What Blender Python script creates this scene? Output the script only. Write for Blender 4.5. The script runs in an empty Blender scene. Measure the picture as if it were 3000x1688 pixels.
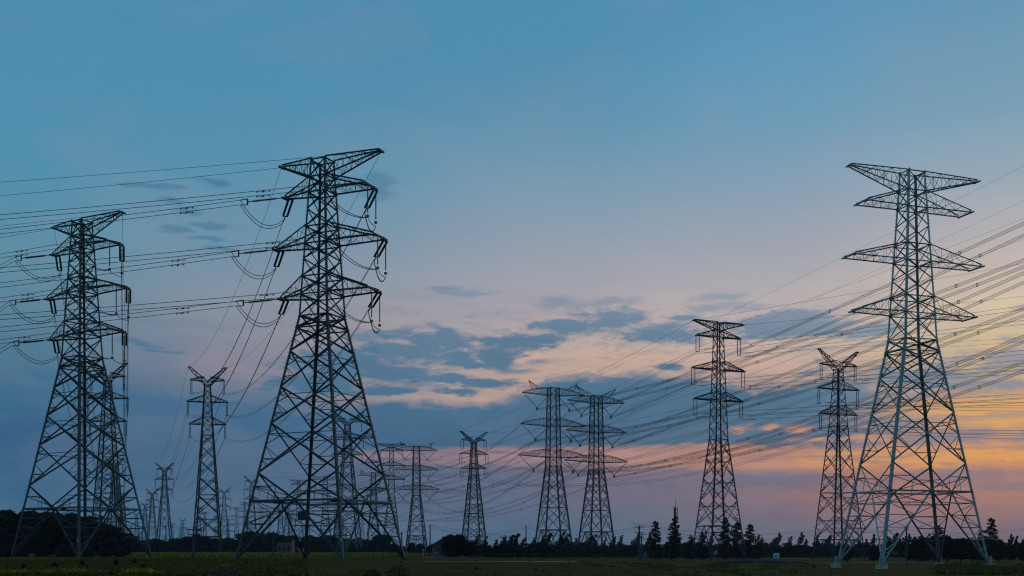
import bpy, math, random
from mathutils import Vector, noise

# ------------------------------------------------------------------ camera, world, sun, exposure
F, HZ, CH = 3200.0, 1608.0, 1.5          # focal length and horizon in photo pixels, eye height in metres
R = math.radians
sc = bpy.context.scene
COL = sc.collection
random.seed(7)
cd = bpy.data.cameras.new('camera'); cam = bpy.data.objects.new('camera', cd); COL.objects.link(cam)
cam.location = (0, 0, CH); cam.rotation_euler = (R(90), 0, 0)
cd.sensor_width = 36; cd.lens = 36 * F / 3000; cd.shift_y = (HZ - 844) / 3000
cd.clip_start = 0.1; cd.clip_end = 30000
sc.camera = cam
sc.view_settings.view_transform = 'Standard'; sc.view_settings.look = 'None'
sc.view_settings.gamma = 1; sc.view_settings.exposure = 0
try:
    sc.cycles.use_denoising = True
    sc.cycles.volume_bounces = 0; sc.cycles.max_bounces = 4; sc.cycles.diffuse_bounces = 2
    sc.cycles.volume_max_steps = 64
    sc.cycles.filter_width = 1.2
except Exception: pass

def lin(c): return tuple(((v/255)/12.92 if v/255 <= .04045 else ((v/255+.055)/1.055)**2.4) for v in c) + (1,)

class NT:
    """small helper that turns expressions into nodes"""
    def __init__(s, tree): s.t = tree; s.n = tree.nodes; s.l = tree.links
    def put(s, sock, v):
        if isinstance(v, bpy.types.NodeSocket): s.l.new(v, sock)
        elif v is not None: sock.default_value = v
    def m(s, op, a, b=None, c=None, clamp=False):
        n = s.n.new('ShaderNodeMath'); n.operation = op; n.use_clamp = clamp
        for i, v in enumerate((a, b, c)):
            if v is not None: s.put(n.inputs[i], v)
        return n.outputs[0]
    def v(s, op, a, b=None, c=None):
        n = s.n.new('ShaderNodeVectorMath'); n.operation = op
        for i, x in enumerate((a, b, c)):
            if x is not None: s.put(n.inputs[i], x)
        return n.outputs['Value'] if op in ('LENGTH', 'DOT_PRODUCT', 'DISTANCE') else n.outputs[0]
    def xyz(s, x, y, z):
        n = s.n.new('ShaderNodeCombineXYZ'); s.put(n.inputs[0], x); s.put(n.inputs[1], y); s.put(n.inputs[2], z); return n.outputs[0]
    def noise(s, vec, scale, detail=4, rough=.55, dist=0, color=False):
        n = s.n.new('ShaderNodeTexNoise'); s.put(n.inputs['Vector'], vec); n.inputs['Scale'].default_value = scale
        n.inputs['Detail'].default_value = detail; n.inputs['Roughness'].default_value = rough; n.inputs['Distortion'].default_value = dist
        return n.outputs['Color' if color else 'Fac']
    def ramp(s, fac, stops, interp='LINEAR'):
        n = s.n.new('ShaderNodeValToRGB'); s.put(n.inputs[0], fac); r = n.color_ramp; r.interpolation = interp
        while len(r.elements) > 1: r.elements.remove(r.elements[-1])
        r.elements[0].position = stops[0][0]; r.elements[0].color = stops[0][1]
        for p, c in stops[1:]:
            e = r.elements.new(p); e.color = c
        return n.outputs[0]
    def mix(s, fac, a, b):
        n = s.n.new('ShaderNodeMix'); n.data_type = 'RGBA'; s.put(n.inputs[0], fac); s.put(n.inputs[6], a); s.put(n.inputs[7], b); return n.outputs[2]
    def sstep(s, x, a, b):
        n = s.n.new('ShaderNodeMapRange'); n.interpolation_type = 'SMOOTHSTEP'; s.put(n.inputs[0], x)
        n.inputs[1].default_value = a; n.inputs[2].default_value = b; n.inputs[3].default_value = 0; n.inputs[4].default_value = 1
        return n.outputs[0]

world = bpy.data.worlds.new('World'); sc.world = world; world.use_nodes = True
w = NT(world.node_tree); w.n.clear()
tc = w.n.new('ShaderNodeTexCoord'); sep = w.n.new('ShaderNodeSeparateXYZ'); w.l.new(tc.outputs['Generated'], sep.inputs[0])
X_, Y_, Z_ = sep.outputs
hyp = w.m('SQRT', w.m('ADD', w.m('MULTIPLY', X_, X_), w.m('MULTIPLY', Y_, Y_)))
EL = w.m('DIVIDE', Z_, w.m('MAXIMUM', hyp, .02))          # tangent of the elevation
AZ = w.m('ARCTAN2', X_, Y_)                                # azimuth, 0 = straight ahead
def az_el(x, y):
    a = math.atan((x - 1500) / F); return a, (HZ - y) / F * math.cos(a)
def elp(y, x=1500):                                        # ramp position of a height
    return max(0.0, min(1.0, az_el(x, y)[1] / .56))
elf = w.m('DIVIDE', EL, .56, clamp=True)
def col(x, rows):
    return w.ramp(elf, [(elp(y, x), lin(c)) for y, c in sorted(rows, key=lambda r: -r[0])])
L0 = col(0, [(1608,(66,114,140)),(1550,(58,106,136)),(1430,(50,100,134)),(1300,(46,94,132)),(1200,(50,100,136)),(1120,(66,110,140)),(1030,(80,120,144)),(900,(94,132,154)),(780,(98,142,163)),(650,(90,145,170)),(450,(82,146,176)),(250,(80,144,178)),(0,(80,142,176))])
L1 = col(800, [(1608,(70,108,136)),(1550,(72,106,134)),(1450,(74,103,131)),(1350,(68,103,133)),(1200,(80,112,140)),(1100,(126,130,149)),(1000,(141,142,156)),(900,(144,149,163)),(780,(126,149,168)),(650,(108,148,172)),(450,(90,147,176)),(250,(80,143,177)),(0,(79,141,177))])
L2 = col(1500, [(1608,(88,112,134)),(1550,(90,106,131)),(1450,(104,104,129)),(1380,(112,107,130)),(1335,(150,121,130)),(1250,(168,138,142)),(1150,(192,162,148)),(1050,(198,172,158)),(950,(182,167,170)),(820,(164,164,175)),(700,(146,160,177)),(550,(124,157,179)),(350,(98,148,178)),(150,(82,143,178)),(0,(79,142,178))])
L3 = col(2250, [(1608,(110,110,126)),(1550,(120,110,124)),(1450,(146,114,119)),(1380,(168,120,114)),(1330,(198,138,108)),(1250,(180,142,132)),(1150,(186,154,146)),(1050,(206,176,162)),(950,(200,180,174)),(850,(188,178,179)),(700,(168,171,182)),(550,(142,165,186)),(350,(112,159,187)),(150,(96,153,187)),(0,(88,148,184))])
L4 = col(3000, [(1608,(120,108,117)),(1550,(140,110,114)),(1480,(174,121,108)),(1400,(196,134,106)),(1340,(232,153,86)),(1250,(232,168,92)),(1180,(230,178,104)),(1080,(226,184,126)),(980,(222,194,154)),(880,(218,198,172)),(780,(206,190,178)),(650,(182,180,182)),(500,(152,170,184)),(300,(124,162,185)),(0,(104,153,184))])
def azs(x0, x1): return w.sstep(AZ, math.atan((x0-1500)/F), math.atan((x1-1500)/F))
def blend5(c):
    o = w.mix(azs(0, 800), c[0], c[1]); o = w.mix(azs(700, 1600), o, c[2]); o = w.mix(azs(1500, 2350), o, c[3]); return w.mix(azs(2200, 3000), o, c[4])
base = blend5([L0, L1, L2, L3, L4])
# cloud coordinates, broken up by turbulence
P0 = w.xyz(AZ, EL, 0)
st = w.v('MULTIPLY', P0, (9, 30, 1))
warp = w.v('SUBTRACT', w.noise(st, 1.5, 5, .6, color=True), (.5, .5, .5))
PW = w.v('MULTIPLY_ADD', warp, (.05, .016, 0), P0)
fine = w.m('ADD', w.m('MULTIPLY', w.noise(w.v('MULTIPLY', P0, (26, 82, 1)), 1.5, 9, .66, .5), .6), w.m('MULTIPLY', w.noise(w.v('MULTIPLY', P0, (10, 30, 1)), 1.3, 6, .6, .3), .4))
wisp = w.noise(w.v('MULTIPLY', PW, (7, 44, 1)), 1.3, 7, .6, .4)
def blobs(lst, warped=True, k=.16):
    o = None
    for x, y, rx, ry in lst:
        a, e = az_el(x, y); sx, sy = F / rx, F / ry
        d = w.v('LENGTH', w.v('MULTIPLY_ADD', PW if warped else P0, (sx, sy, 0), (-a * sx, -e * sy, 0)))
        o = d if o is None else w.m('SMOOTH_MIN', o, d, k)
    return w.m('SUBTRACT', 1.25, o)
dark = blobs([(1190,1036,170,30),(1219,998,95,24),(1025,1062,140,42),(1150,1096,115,26),(950,1130,150,24),(1316,992,56,26),(1418,999,44,13),(1530,1004,120,19),(1457,1048,66,25),(1355,1068,74,10),(1302,1113,86,12),
   (1442,1123,82,16),(1360,1147,60,10),(1127,1147,66,12),(1685,962,84,25),(1815,936,78,25),(1945,976,140,29),(1982,936,34,8),(1938,1076,44,11),(2283,955,150,30),(2317,921,62,11),(2560,965,90,14)])
mild = blobs([(1073,994,56,16),(1656,890,84,19),(1783,888,70,11),(1370,853,70,10),(1300,838,40,5),(2127,873,66,10),(2171,897,66,12),(1250,1130,70,10),(1500,1090,60,8),(1600,1060,40,7),(2060,905,60,9),(2420,935,60,9),(1220,960,40,8),(1262,953,24,12)])
dk = w.sstep(w.m('ADD', dark, w.m('MULTIPLY', w.m('SUBTRACT', fine, .5), 5.2)), -.30, .62)
ml = w.sstep(w.m('ADD', mild, w.m('MULTIPLY', w.m('SUBTRACT', fine, .5), 5.5)), -.35, 1.1)
dark_r = blobs([(2960,1055,150,42),(2680,1105,260,26),(2860,1130,200,20),(2860,1277,330,30),(2560,1240,230,40),(2480,1300,300,16),(2300,1405,330,34),(2750,1398,340,22),(2960,1420,160,14),(2420,1180,160,40),(2990,905,40,14)])
puff = w.sstep(w.noise(w.v('MULTIPLY', PW, (16, 62, 1)), 1.7, 9, .64, .6), .52, .66)
puff = w.m('MULTIPLY', w.m('MULTIPLY', puff, w.m('MULTIPLY', azs(700, 1150), w.sstep(AZ, .46, .30))), w.m('MULTIPLY', w.sstep(EL, .10, .135), w.sstep(EL, .255, .19)))
streak = w.sstep(w.noise(w.v('MULTIPLY', PW, (6, 100, 1)), 1.1, 8, .66, .3), .48, .62)
streak = w.m('MULTIPLY', w.m('MULTIPLY', streak, azs(1700, 2600)), w.m('MULTIPLY', w.sstep(EL, .035, .06), w.sstep(EL, .20, .13)))
dkr = w.sstep(w.m('ADD', dark_r, w.m('MULTIPLY', w.m('SUBTRACT', fine, .5), 5.0)), -.25, 1.05)
soft = blobs([(520,600,80,13),(570,625,70,12),(630,662,80,12),(470,548,60,11),(376,540,40,7),(620,535,60,14),(510,672,60,10),(600,700,80,11),(640,728,50,7),(400,1003,90,14),(500,1025,70,7),(60,1105,230,20),(250,1180,520,40),(800,1240,300,60),(300,1130,200,18),(1090,545,80,40)])
sf = w.sstep(w.m('ADD', soft, w.m('MULTIPLY', w.m('SUBTRACT', fine, .5), 5.0)), .15, 1.0)
lit = blobs([(1500,1340,380,24),(1950,1352,330,22),(2330,1362,240,24),(1150,1330,130,14),(1800,1325,230,16)])
lt = w.sstep(w.m('ADD', lit, w.m('MULTIPLY', w.m('SUBTRACT', fine, .5), 4.6)), -.1, 1.2)
gold = blobs([(2180,1258,36,11),(2272,1256,30,11),(2352,1254,42,13),(2380,1290,60,10),(2700,1345,460,30),(2880,1210,300,40),(2800,1170,160,26)])
gd = w.sstep(w.m('ADD', gold, w.m('MULTIPLY', w.m('SUBTRACT', fine, .5), 4.6)), -.1, 1.3)
warm = blobs([(730,1095,200,50),(640,1060,150,55)])
wm = w.sstep(w.m('ADD', warm, w.m('MULTIPLY', w.m('SUBTRACT', wisp, .5), 3.0)), .1, 1.2)
rose = blobs([(1170,1170,220,13),(1400,1165,190,14),(1250,1120,160,11),(1800,1045,260,36),(1600,1090,220,20)])
azf = w.m('DIVIDE', w.m('ADD', AZ, .5), 1.0, clamp=True)
tops = [(700,1260),(900,1215),(1000,1185),(1088,1169),(1141,1166),(1292,1180),(1340,1192),(1372,1178),(1472,1166),(1540,1140),(1600,1112),(1656,1101),(1778,1092),(1870,1078),(1967,1095),(2074,1110),(2195,1132),(2330,1120),(2440,1100),(2600,1130),(2720,1180)]
top = w.ramp(azf, [(az_el(x, y)[0] + .5, (elp(y, x),)*3 + (1,)) for x, y in tops])
nz3 = w.m('MULTIPLY', w.m('SUBTRACT', fine, .5), .085)
deck = w.sstep(w.m('ADD', w.m('SUBTRACT', top, elf), nz3), -.009, .016)
deck = w.m('MULTIPLY', deck, w.sstep(w.m('ADD', w.m('SUBTRACT', elf, w.ramp(azf, [(az_el(x, y)[0] + .5, (elp(y, x),)*3 + (1,)) for x, y in ((900,1330),(1150,1312),(2000,1306),(2400,1300),(2700,1240))])), w.m('MULTIPLY', nz3, .45)), -.004, .005))
deck = w.m('MULTIPLY', deck, w.m('MULTIPLY', azs(650, 1150), w.sstep(AZ, math.atan((2750-1500)/F), math.atan((2380-1500)/F))))
rs = w.sstep(w.m('ADD', rose, w.m('MULTIPLY', w.m('SUBTRACT', fine, .5), 3.2)), .1, 1.1)
cloud = blend5([col(0, [(1600,(56,100,132)),(1000,(66,112,144)),(500,(64,124,158))]), col(800, [(1600,(60,98,130)),(1200,(64,106,140)),(900,(88,126,152)),(500,(64,122,156))]),
                col(1500, [(1600,(72,96,126)),(1290,(62,100,132)),(1180,(64,108,140)),(1000,(80,118,146)),(850,(114,142,164))]),
                col(2250, [(1600,(100,96,118)),(1400,(110,106,126)),(1280,(84,112,138)),(1150,(70,112,140)),(1000,(94,128,152)),(880,(134,150,168))]),
                col(3000, [(1600,(120,100,112)),(1400,(150,120,122)),(1275,(138,128,142)),(1100,(128,140,158)),(900,(160,160,166))])])
c = w.mix(w.m('MULTIPLY', rs, .7), base, blend5([lin((160,144,152))]*2 + [lin((206,173,152)), lin((208,178,154)), lin((222,184,140))]))
c = w.mix(w.m('MULTIPLY', wm, .8), c, lin((148,139,153)))
c = w.mix(w.m('MULTIPLY', w.sstep(wisp, .44, .64), w.m('MULTIPLY', w.sstep(EL, .30, .12), .30)), c, cloud)
c = w.mix(w.m('MULTIPLY', sf, .82), c, cloud)
c = w.mix(w.m('MULTIPLY', ml, .6), c, cloud)
c = w.mix(w.m('MULTIPLY', puff, .42), c, cloud)
c = w.mix(w.m('MULTIPLY', dk, .93), c, cloud)
c = w.mix(w.m('MULTIPLY', deck, .96), c, cloud)
c = w.mix(w.m('MULTIPLY', lt, .85), c, blend5([lin((120,112,134)), lin((132,114,136)), lin((172,136,138)), lin((208,148,116)), lin((240,164,84))]))
c = w.mix(w.m('MULTIPLY', dkr, .85), c, cloud)
c = w.mix(w.m('MULTIPLY', gd, .8), c, blend5([lin((200,150,120))]*3 + [lin((214,156,110)), lin((242,172,82))]))
# slight mottling of the clear air
mot = w.noise(P0, 5, 4, .5)
veil = w.noise(w.v('MULTIPLY', PW, (3.2, 7, 1)), 1.6, 6, .58, .8)
c = w.mix(w.m('MULTIPLY', w.sstep(veil, .46, .66), .13), c, lin((150,150,172)))
c = w.mix(w.m('MULTIPLY', w.sstep(mot, .58, .36), .10), c, lin((66,138,170)))
# the half of the sky behind the viewer: plain dusk blue, somewhat lighter
back = w.sstep(w.m('ABSOLUTE', AZ), R(42), R(110))
c = w.mix(back, c, w.ramp(elf, [(0, lin((92,112,138))), (.4, lin((84,130,160))), (1, lin((78,140,176)))]))
c = w.mix(w.m('MULTIPLY', streak, .55), c, cloud)
below = w.sstep(EL, -.003, -.02)
c = w.mix(below, c, lin((20, 26, 18)))
sky = w.n.new('ShaderNodeTexSky'); sky.sky_type = 'NISHITA'; sky.sun_disc = False
SUN_AZ, SUN_EL = R(38), R(1.5)
sky.sun_elevation = SUN_EL; sky.sun_rotation = SUN_AZ
b1 = w.n.new('ShaderNodeBackground'); w.l.new(c, b1.inputs[0]); b1.inputs[1].default_value = 0.97
b2 = w.n.new('ShaderNodeBackground'); w.l.new(sky.outputs[0], b2.inputs[0]); b2.inputs[1].default_value = 0.002
add = w.n.new('ShaderNodeAddShader'); w.l.new(b1.outputs[0], add.inputs[0]); w.l.new(b2.outputs[0], add.inputs[1])
wo = w.n.new('ShaderNodeOutputWorld'); w.l.new(add.outputs[0], wo.inputs[0])

sl = bpy.data.lights.new('sun', 'SUN'); sl.energy = 0.25; sl.angle = R(10); sl.color = (1, .82, .66)
so = bpy.data.objects.new('sun', sl); COL.objects.link(so)
so.rotation_euler = (R(90) - R(4), 0, -SUN_AZ + R(180))   # low over the bright part of the horizon
so.rotation_euler = Vector((math.sin(SUN_AZ), math.cos(SUN_AZ), math.tan(R(4)))).to_track_quat('Z', 'Y').to_euler()

# ------------------------------------------------------------------ helpers
def sm(t): t = max(0, min(1, t)); return t*t*(3-2*t)
def G(x, y):
    """height of the ground"""
    d = math.hypot(x, y)
    z = -1.15 * sm((x - (-8)) / 40) * sm((d - 30) / 70)
    z += .14 * (noise.noise(Vector((x/14, y/22, 0)))) * sm((d-20)/30)
    return z
def at(px, D): return ((px - 1500) / F * D, D)
def gpt(px, D): x, y = at(px, D); return Vector((x, y, G(x, y)))
def hpt(px, py, D): return Vector(((px-1500)/F*D, D, CH + (HZ-py)/F*D))
def Dbase(px, y):
    """distance at which the ground shows at photo pixel (px, y)"""
    D = 200
    for _ in range(30):
        p = gpt(px, D); D += .6 * ((CH - p.z) * F / (y - HZ) - D)
    return D

def mat(name, build):
    m = bpy.data.materials.new(name); m.use_nodes = True; t = NT(m.node_tree); t.n.clear()
    b = t.n.new('ShaderNodeBsdfPrincipled'); o = t.n.new('ShaderNodeOutputMaterial'); t.l.new(b.outputs[0], o.inputs[0])
    build(t, b); return m
def simple(name, c1, c2, rough=.7, scale=1.0, metal=0, bump=0, spec=.3, stretch=(1,1,1), obj=True):
    def f(t, b):
        tcn = t.n.new('ShaderNodeTexCoord')
        v = t.v('MULTIPLY', tcn.outputs['Object'] if obj else t.n.new('ShaderNodeNewGeometry').outputs['Position'], stretch)
        n = t.noise(v, scale, 6, .6)
        t.put(b.inputs['Base Color'], t.mix(t.sstep(n, .35, .65), c1 + (1,), c2 + (1,)))
        b.inputs['Roughness'].default_value = rough; b.inputs['Metallic'].default_value = metal
        b.inputs['Specular IOR Level'].default_value = spec
        if bump:
            bp = t.n.new('ShaderNodeBump'); bp.inputs['Strength'].default_value = bump; t.put(bp.inputs['Height'], t.noise(v, scale*4, 5, .6)); t.l.new(bp.outputs[0], b.inputs['Normal'])
    return mat(name, f)
M = {}
def steel(name, c1, c2, rough, metal):
    def f(t, b):
        g = t.n.new('ShaderNodeNewGeometry'); tcn = t.n.new('ShaderNodeTexCoord')
        n = t.noise(tcn.outputs['Object'], 1.4, 6, .65)
        f_ = t.m('ADD', t.m('MULTIPLY', g.outputs['Random Per Island'], .75), t.m('MULTIPLY', n, .4))
        t.put(b.inputs['Base Color'], t.mix(t.sstep(f_, .15, 1.0), c1 + (1,), c2 + (1,)))
        t.put(b.inputs['Roughness'], t.m('ADD', rough - .1, t.m('MULTIPLY', n, .25))); b.inputs['Metallic'].default_value = metal; b.inputs['Specular IOR Level'].default_value = .4
    return mat(name, f)
M['old_steel'] = steel('weathered_steel', (.022,.024,.025), (.085,.088,.088), .6, .2)
M['new_steel'] = steel('galvanised_steel', (.05,.049,.046), (.46,.44,.40), .42, .35)
M['mid_steel'] = steel('grey_steel', (.008,.009,.010), (.028,.029,.030), .6, .1)
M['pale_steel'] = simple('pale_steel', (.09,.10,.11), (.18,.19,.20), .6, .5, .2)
M['cable'] = simple('aluminium_cable', (.010,.010,.011), (.022,.022,.024), .6, 2)
M['glass_ins'] = simple('green_glass', (.010,.04,.036), (.018,.06,.052), .18, 6, spec=.6)
M['ceramic'] = simple('dark_insulator', (.02,.024,.03), (.035,.04,.05), .3, 3)
M['concrete'] = simple('concrete', (.26,.20,.15), (.58,.47,.37), .9, 1.5, bump=.3)
M['pole'] = simple('concrete_pole', (.055,.045,.042), (.09,.075,.07), .85, 2, bump=.2)
M['bark'] = simple('bark', (.018,.014,.010), (.04,.032,.024), .95, 3, bump=.4)
def leafmat(name, a, b_):
    def f(t, b):
        g = t.n.new('ShaderNodeNewGeometry'); oi = t.n.new('ShaderNodeObjectInfo')
        n = t.noise(g.outputs['Position'], .5, 3, .6)
        r = t.m('ADD', t.m('MULTIPLY', n, .7), t.m('MULTIPLY', g.outputs['Random Per Island'], .45))
        t.put(b.inputs['Base Color'], t.mix(t.sstep(r, .3, .85), a + (1,), b_ + (1,)))
        b.inputs['Roughness'].default_value = .8; b.inputs['Specular IOR Level'].default_value = .15
    return mat(name, f)
M['leaf_dark'] = leafmat('dark_foliage', (.012,.009,.003), (.036,.026,.008))
M['leaf_mid'] = leafmat('mid_foliage', (.016,.012,.004), (.044,.034,.010))
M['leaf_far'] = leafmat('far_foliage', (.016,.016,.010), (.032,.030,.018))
M['crop'] = leafmat('crop_leaves', (.15,.11,.005), (.44,.27,.014))
M['weed'] = leafmat('weed_leaves', (.055,.037,.004), (.19,.115,.012))
M['weed_y'] = leafmat('yellow_weed', (.16,.09,.006), (.40,.22,.015))
M['straw'] = leafmat('straw', (.12,.045,.018), (.42,.18,.07))
def groundmat(t, b):
    g = t.n.new('ShaderNodeNewGeometry').outputs['Position']
    n1 = t.noise(t.v('MULTIPLY', g, (.02,.05,1)), 1, 5, .6)
    n2 = t.noise(t.v('MULTIPLY', g, (.12,.3,1)), 1, 6, .65, .4)
    n3 = t.noise(t.v('MULTIPLY', g, (.9,1.6,1)), 1, 5, .7)
    c_ = t.mix(t.sstep(n1, .35, .65), (.072,.040,.003,1), (.112,.056,.004,1))
    c_ = t.mix(t.m('MULTIPLY', t.sstep(n2, .52, .70), .8), c_, (.030,.019,.003,1))
    c_ = t.mix(t.m('MULTIPLY', t.sstep(n3, .45, .8), .45), c_, (.15,.082,.006,1))
    s = t.n.new('ShaderNodeSeparateXYZ'); t.l.new(g, s.inputs[0])
    rut = t.noise(t.v('MULTIPLY', g, (.012,.85,1)), 1, 4, .6, .3)
    c_ = t.mix(t.m('MULTIPLY', t.sstep(rut, .56, .68), .7), c_, (.020,.014,.004,1))
    c_ = t.mix(t.m('MULTIPLY', t.sstep(rut, .40, .30), .55), c_, (.22,.13,.03,1))
    # bare earth patches in the lower left
    lf = t.m('MULTIPLY', t.sstep(s.outputs[0], -6, -22), t.sstep(s.outputs[1], 90, 66))
    bare = t.m('MULTIPLY', lf, t.sstep(t.noise(t.v('MULTIPLY', g, (.16,.30,1)), 1, 5, .6), .48, .62))
    c_ = t.mix(bare, c_, (.26,.10,.035,1))
    t.put(b.inputs['Base Color'], c_); b.inputs['Roughness'].default_value = 1; b.inputs['Specular IOR Level'].default_value = .05
    bp = t.n.new('ShaderNodeBump'); bp.inputs['Strength'].default_value = .9; bp.inputs['Distance'].default_value = .5; t.put(bp.inputs['Height'], n3); t.l.new(bp.outputs[0], b.inputs['Normal'])
M['ground'] = mat('meadow', groundmat)
M['path'] = simple('pale_path', (.60,.42,.26), (.85,.62,.40), .95, .4, obj=False)
M['soil'] = simple('dark_soil', (.006,.006,.005), (.018,.015,.012), 1, .8, bump=.8)
M['berm'] = simple('bank_soil', (.022,.022,.014), (.055,.042,.032), 1, .35, bump=.8)
def brickmat(t, b):
    tcn = t.n.new('ShaderNodeTexCoord'); br = t.n.new('ShaderNodeTexBrick'); t.l.new(t.v('MULTIPLY', tcn.outputs['Object'], (1,1,1)), br.inputs[0])
    br.inputs['Color1'].default_value = (.26,.07,.045,1); br.inputs['Color2'].default_value = (.34,.10,.06,1); br.inputs['Mortar'].default_value = (.09,.075,.07,1); br.inputs['Scale'].default_value = 4
    t.l.new(br.outputs[0], b.inputs['Base Color']); b.inputs['Roughness'].default_value = .9
M['brick'] = mat('red_brick', brickmat)
M['rooftile'] = simple('roof_tiles', (.016,.014,.016), (.035,.03,.03), .9, 2, bump=.4)
M['plaster'] = simple('plaster', (.20,.10,.07), (.42,.20,.13), .9, .8)
M['white'] = simple('white_paint', (.42,.46,.52), (.62,.66,.72), .7, .5)
M['blue'] = simple('blue_paint', (.02,.08,.26), (.03,.11,.34), .5, 1)
M['navy'] = simple('navy_plate', (.012,.02,.07), (.02,.03,.10), .5, 1)
M['glass'] = simple('dark_glass', (.02,.025,.03), (.04,.045,.05), .12, 1, spec=.7)
M['fence'] = simple('green_fence', (.012,.035,.025), (.02,.05,.035), .8, 1)
M['signface'] = simple('sky_blue_sign', (.06,.30,.62), (.08,.34,.68), .5, 1)
def emis(name, c, s):
    m = bpy.data.materials.new(name); m.use_nodes = True; m.node_tree.nodes.clear(); t = NT(m.node_tree)
    e = t.n.new('ShaderNodeEmission'); e.inputs[0].default_value = c + (1,); e.inputs[1].default_value = s
    o = t.n.new('ShaderNodeOutputMaterial'); t.l.new(e.outputs[0], o.inputs[0]); return m
M['lamp'] = emis('lit_lamp', (1, .62, .22), 2.2)
M['lamp_red'] = emis('lit_red_lamp', (1, .28, .10), 1.0)

class MB:
    def __init__(s): s.v = []; s.f = []
    def raw(s, vs, fs):
        k = len(s.v); s.v += vs; s.f += [tuple(i + k for i in q) for q in fs]
    def frame(s, p, q, hint=None):
        d = (q - p); d.normalize()
        h = hint if hint is not None else (Vector((0,0,1)) if abs(d.z) < .92 else Vector((1,0,0)))
        a = h - d * h.dot(d)
        if a.length < 1e-4: a = d.orthogonal()
        a.normalize(); return a, d.cross(a)
    def bar(s, p, q, wd, ht=None, hint=None, caps=False):
        p, q = Vector(p), Vector(q); a, b = s.frame(p, q, hint); ht = ht or wd
        a = a * ht / 2; b = b * wd / 2
        o = [a+b, a-b, -a-b, b-a]
        s.raw([p + x for x in o] + [q + x for x in o], [(0,1,5,4),(1,2,6,5),(2,3,7,6),(3,0,4,7)] + ([(3,2,1,0),(4,5,6,7)] if caps else []))
    def ell(s, p, q, wd, t, inw):
        """an angle section: two flanges, the heel facing away from inw"""
        p, q = Vector(p), Vector(q); d = (q-p).normalized()
        n = inw - d * inw.dot(d)
        if n.length < 1e-4: n = d.orthogonal()
        n.normalize(); s2 = d.cross(n); a = (n + s2).normalized(); b = (n - s2).normalized()
        pr = [(0,0),(wd,0),(wd,t),(t,t),(t,wd),(0,wd)]
        off = [a*x + b*y for x, y in pr]
        s.raw([p+o for o in off] + [q+o for o in off], [(i, (i+1)%6, (i+1)%6+6, i+6) for i in range(6)] + [(0,1,2,3,4,5), (11,10,9,8,7,6)])
    def box(s, c, sx, sy, sz, rz=0):
        c = Vector(c); ca, sa = math.cos(rz), math.sin(rz); vs = []
        for dz in (-.5, .5):
            for dx, dy in ((-.5,-.5),(.5,-.5),(.5,.5),(-.5,.5)):
                x, y = dx*sx, dy*sy; vs.append(c + Vector((x*ca-y*sa, x*sa+y*ca, dz*sz)))
        s.raw(vs, [(3,2,1,0),(4,5,6,7),(0,1,5,4),(1,2,6,5),(2,3,7,6),(3,0,4,7)])
    def tube(s, pts, rad, n=4):
        pts = [Vector(p) for p in pts]; k = len(s.v); m = len(pts)
        for i, p in enumerate(pts):
            d = (pts[min(i+1, m-1)] - pts[max(i-1, 0)]).normalized()
            a = Vector((0,0,1)) if abs(d.z) < .95 else Vector((1,0,0))
            a = (a - d*a.dot(d)).normalized(); b = d.cross(a); r = rad[i] if isinstance(rad, (list, tuple)) else rad
            for j in range(n):
                t = 2*math.pi*j/n + .4; s.v.append(p + a*math.cos(t)*r + b*math.sin(t)*r)
        for i in range(m-1):
            for j in range(n): s.f.append((k+i*n+j, k+i*n+(j+1)%n, k+(i+1)*n+(j+1)%n, k+(i+1)*n+j))
        s.f.append(tuple(k+j for j in reversed(range(n)))); s.f.append(tuple(k+(m-1)*n+j for j in range(n)))
    def build(s, name, m, parent=None, loc=None, smooth=False):
        me = bpy.data.meshes.new(name); me.from_pydata([tuple(v) for v in s.v], [], s.f); me.materials.append(m); me.update()
        if smooth: me.polygons.foreach_set('use_smooth', [True]*len(me.polygons))
        o = bpy.data.objects.new(name, me); COL.objects.link(o)
        if parent: o.parent = parent
        if loc is not None: o.location = loc
        return o
def tag(o, label=None, cat=None, group=None, kind=None):
    if label and not 4 <= len(label.split()) <= 16: print('LABEL', len(label.split()), label)
    for k, v in (('label', label), ('category', cat), ('group', group), ('kind', kind)):
        if v: o[k] = v
    return o
def empty(name, loc=(0,0,0), rz=0, sc_=None):
    o = bpy.data.objects.new(name, None); COL.objects.link(o); o.location = loc; o.rotation_euler = (0,0,rz); o.empty_display_size = .5
    if sc_: o.scale = sc_ if hasattr(sc_, '__len__') else (sc_,)*3
    return o
def copy_tree(o, parent=None):
    c_ = o.copy(); COL.objects.link(c_)
    if parent: c_.parent = parent
    for ch in list(o.children): copy_tree(ch, c_)
    return c_
ORD = 'first second third fourth fifth sixth seventh eighth ninth tenth eleventh twelfth thirteenth fourteenth fifteenth sixteenth seventeenth eighteenth nineteenth'.split()
TENS = {20:'twentieth',30:'thirtieth',40:'fortieth',50:'fiftieth',60:'sixtieth',70:'seventieth'}
TW = {20:'twenty',30:'thirty',40:'forty',50:'fifty',60:'sixty',70:'seventy'}
def nth(i):
    i += 1
    if i < 20: return ORD[i-1]
    t, u = i//10*10, i % 10
    return TENS[t] if u == 0 else TW[t] + '-' + ORD[u-1]

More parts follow.
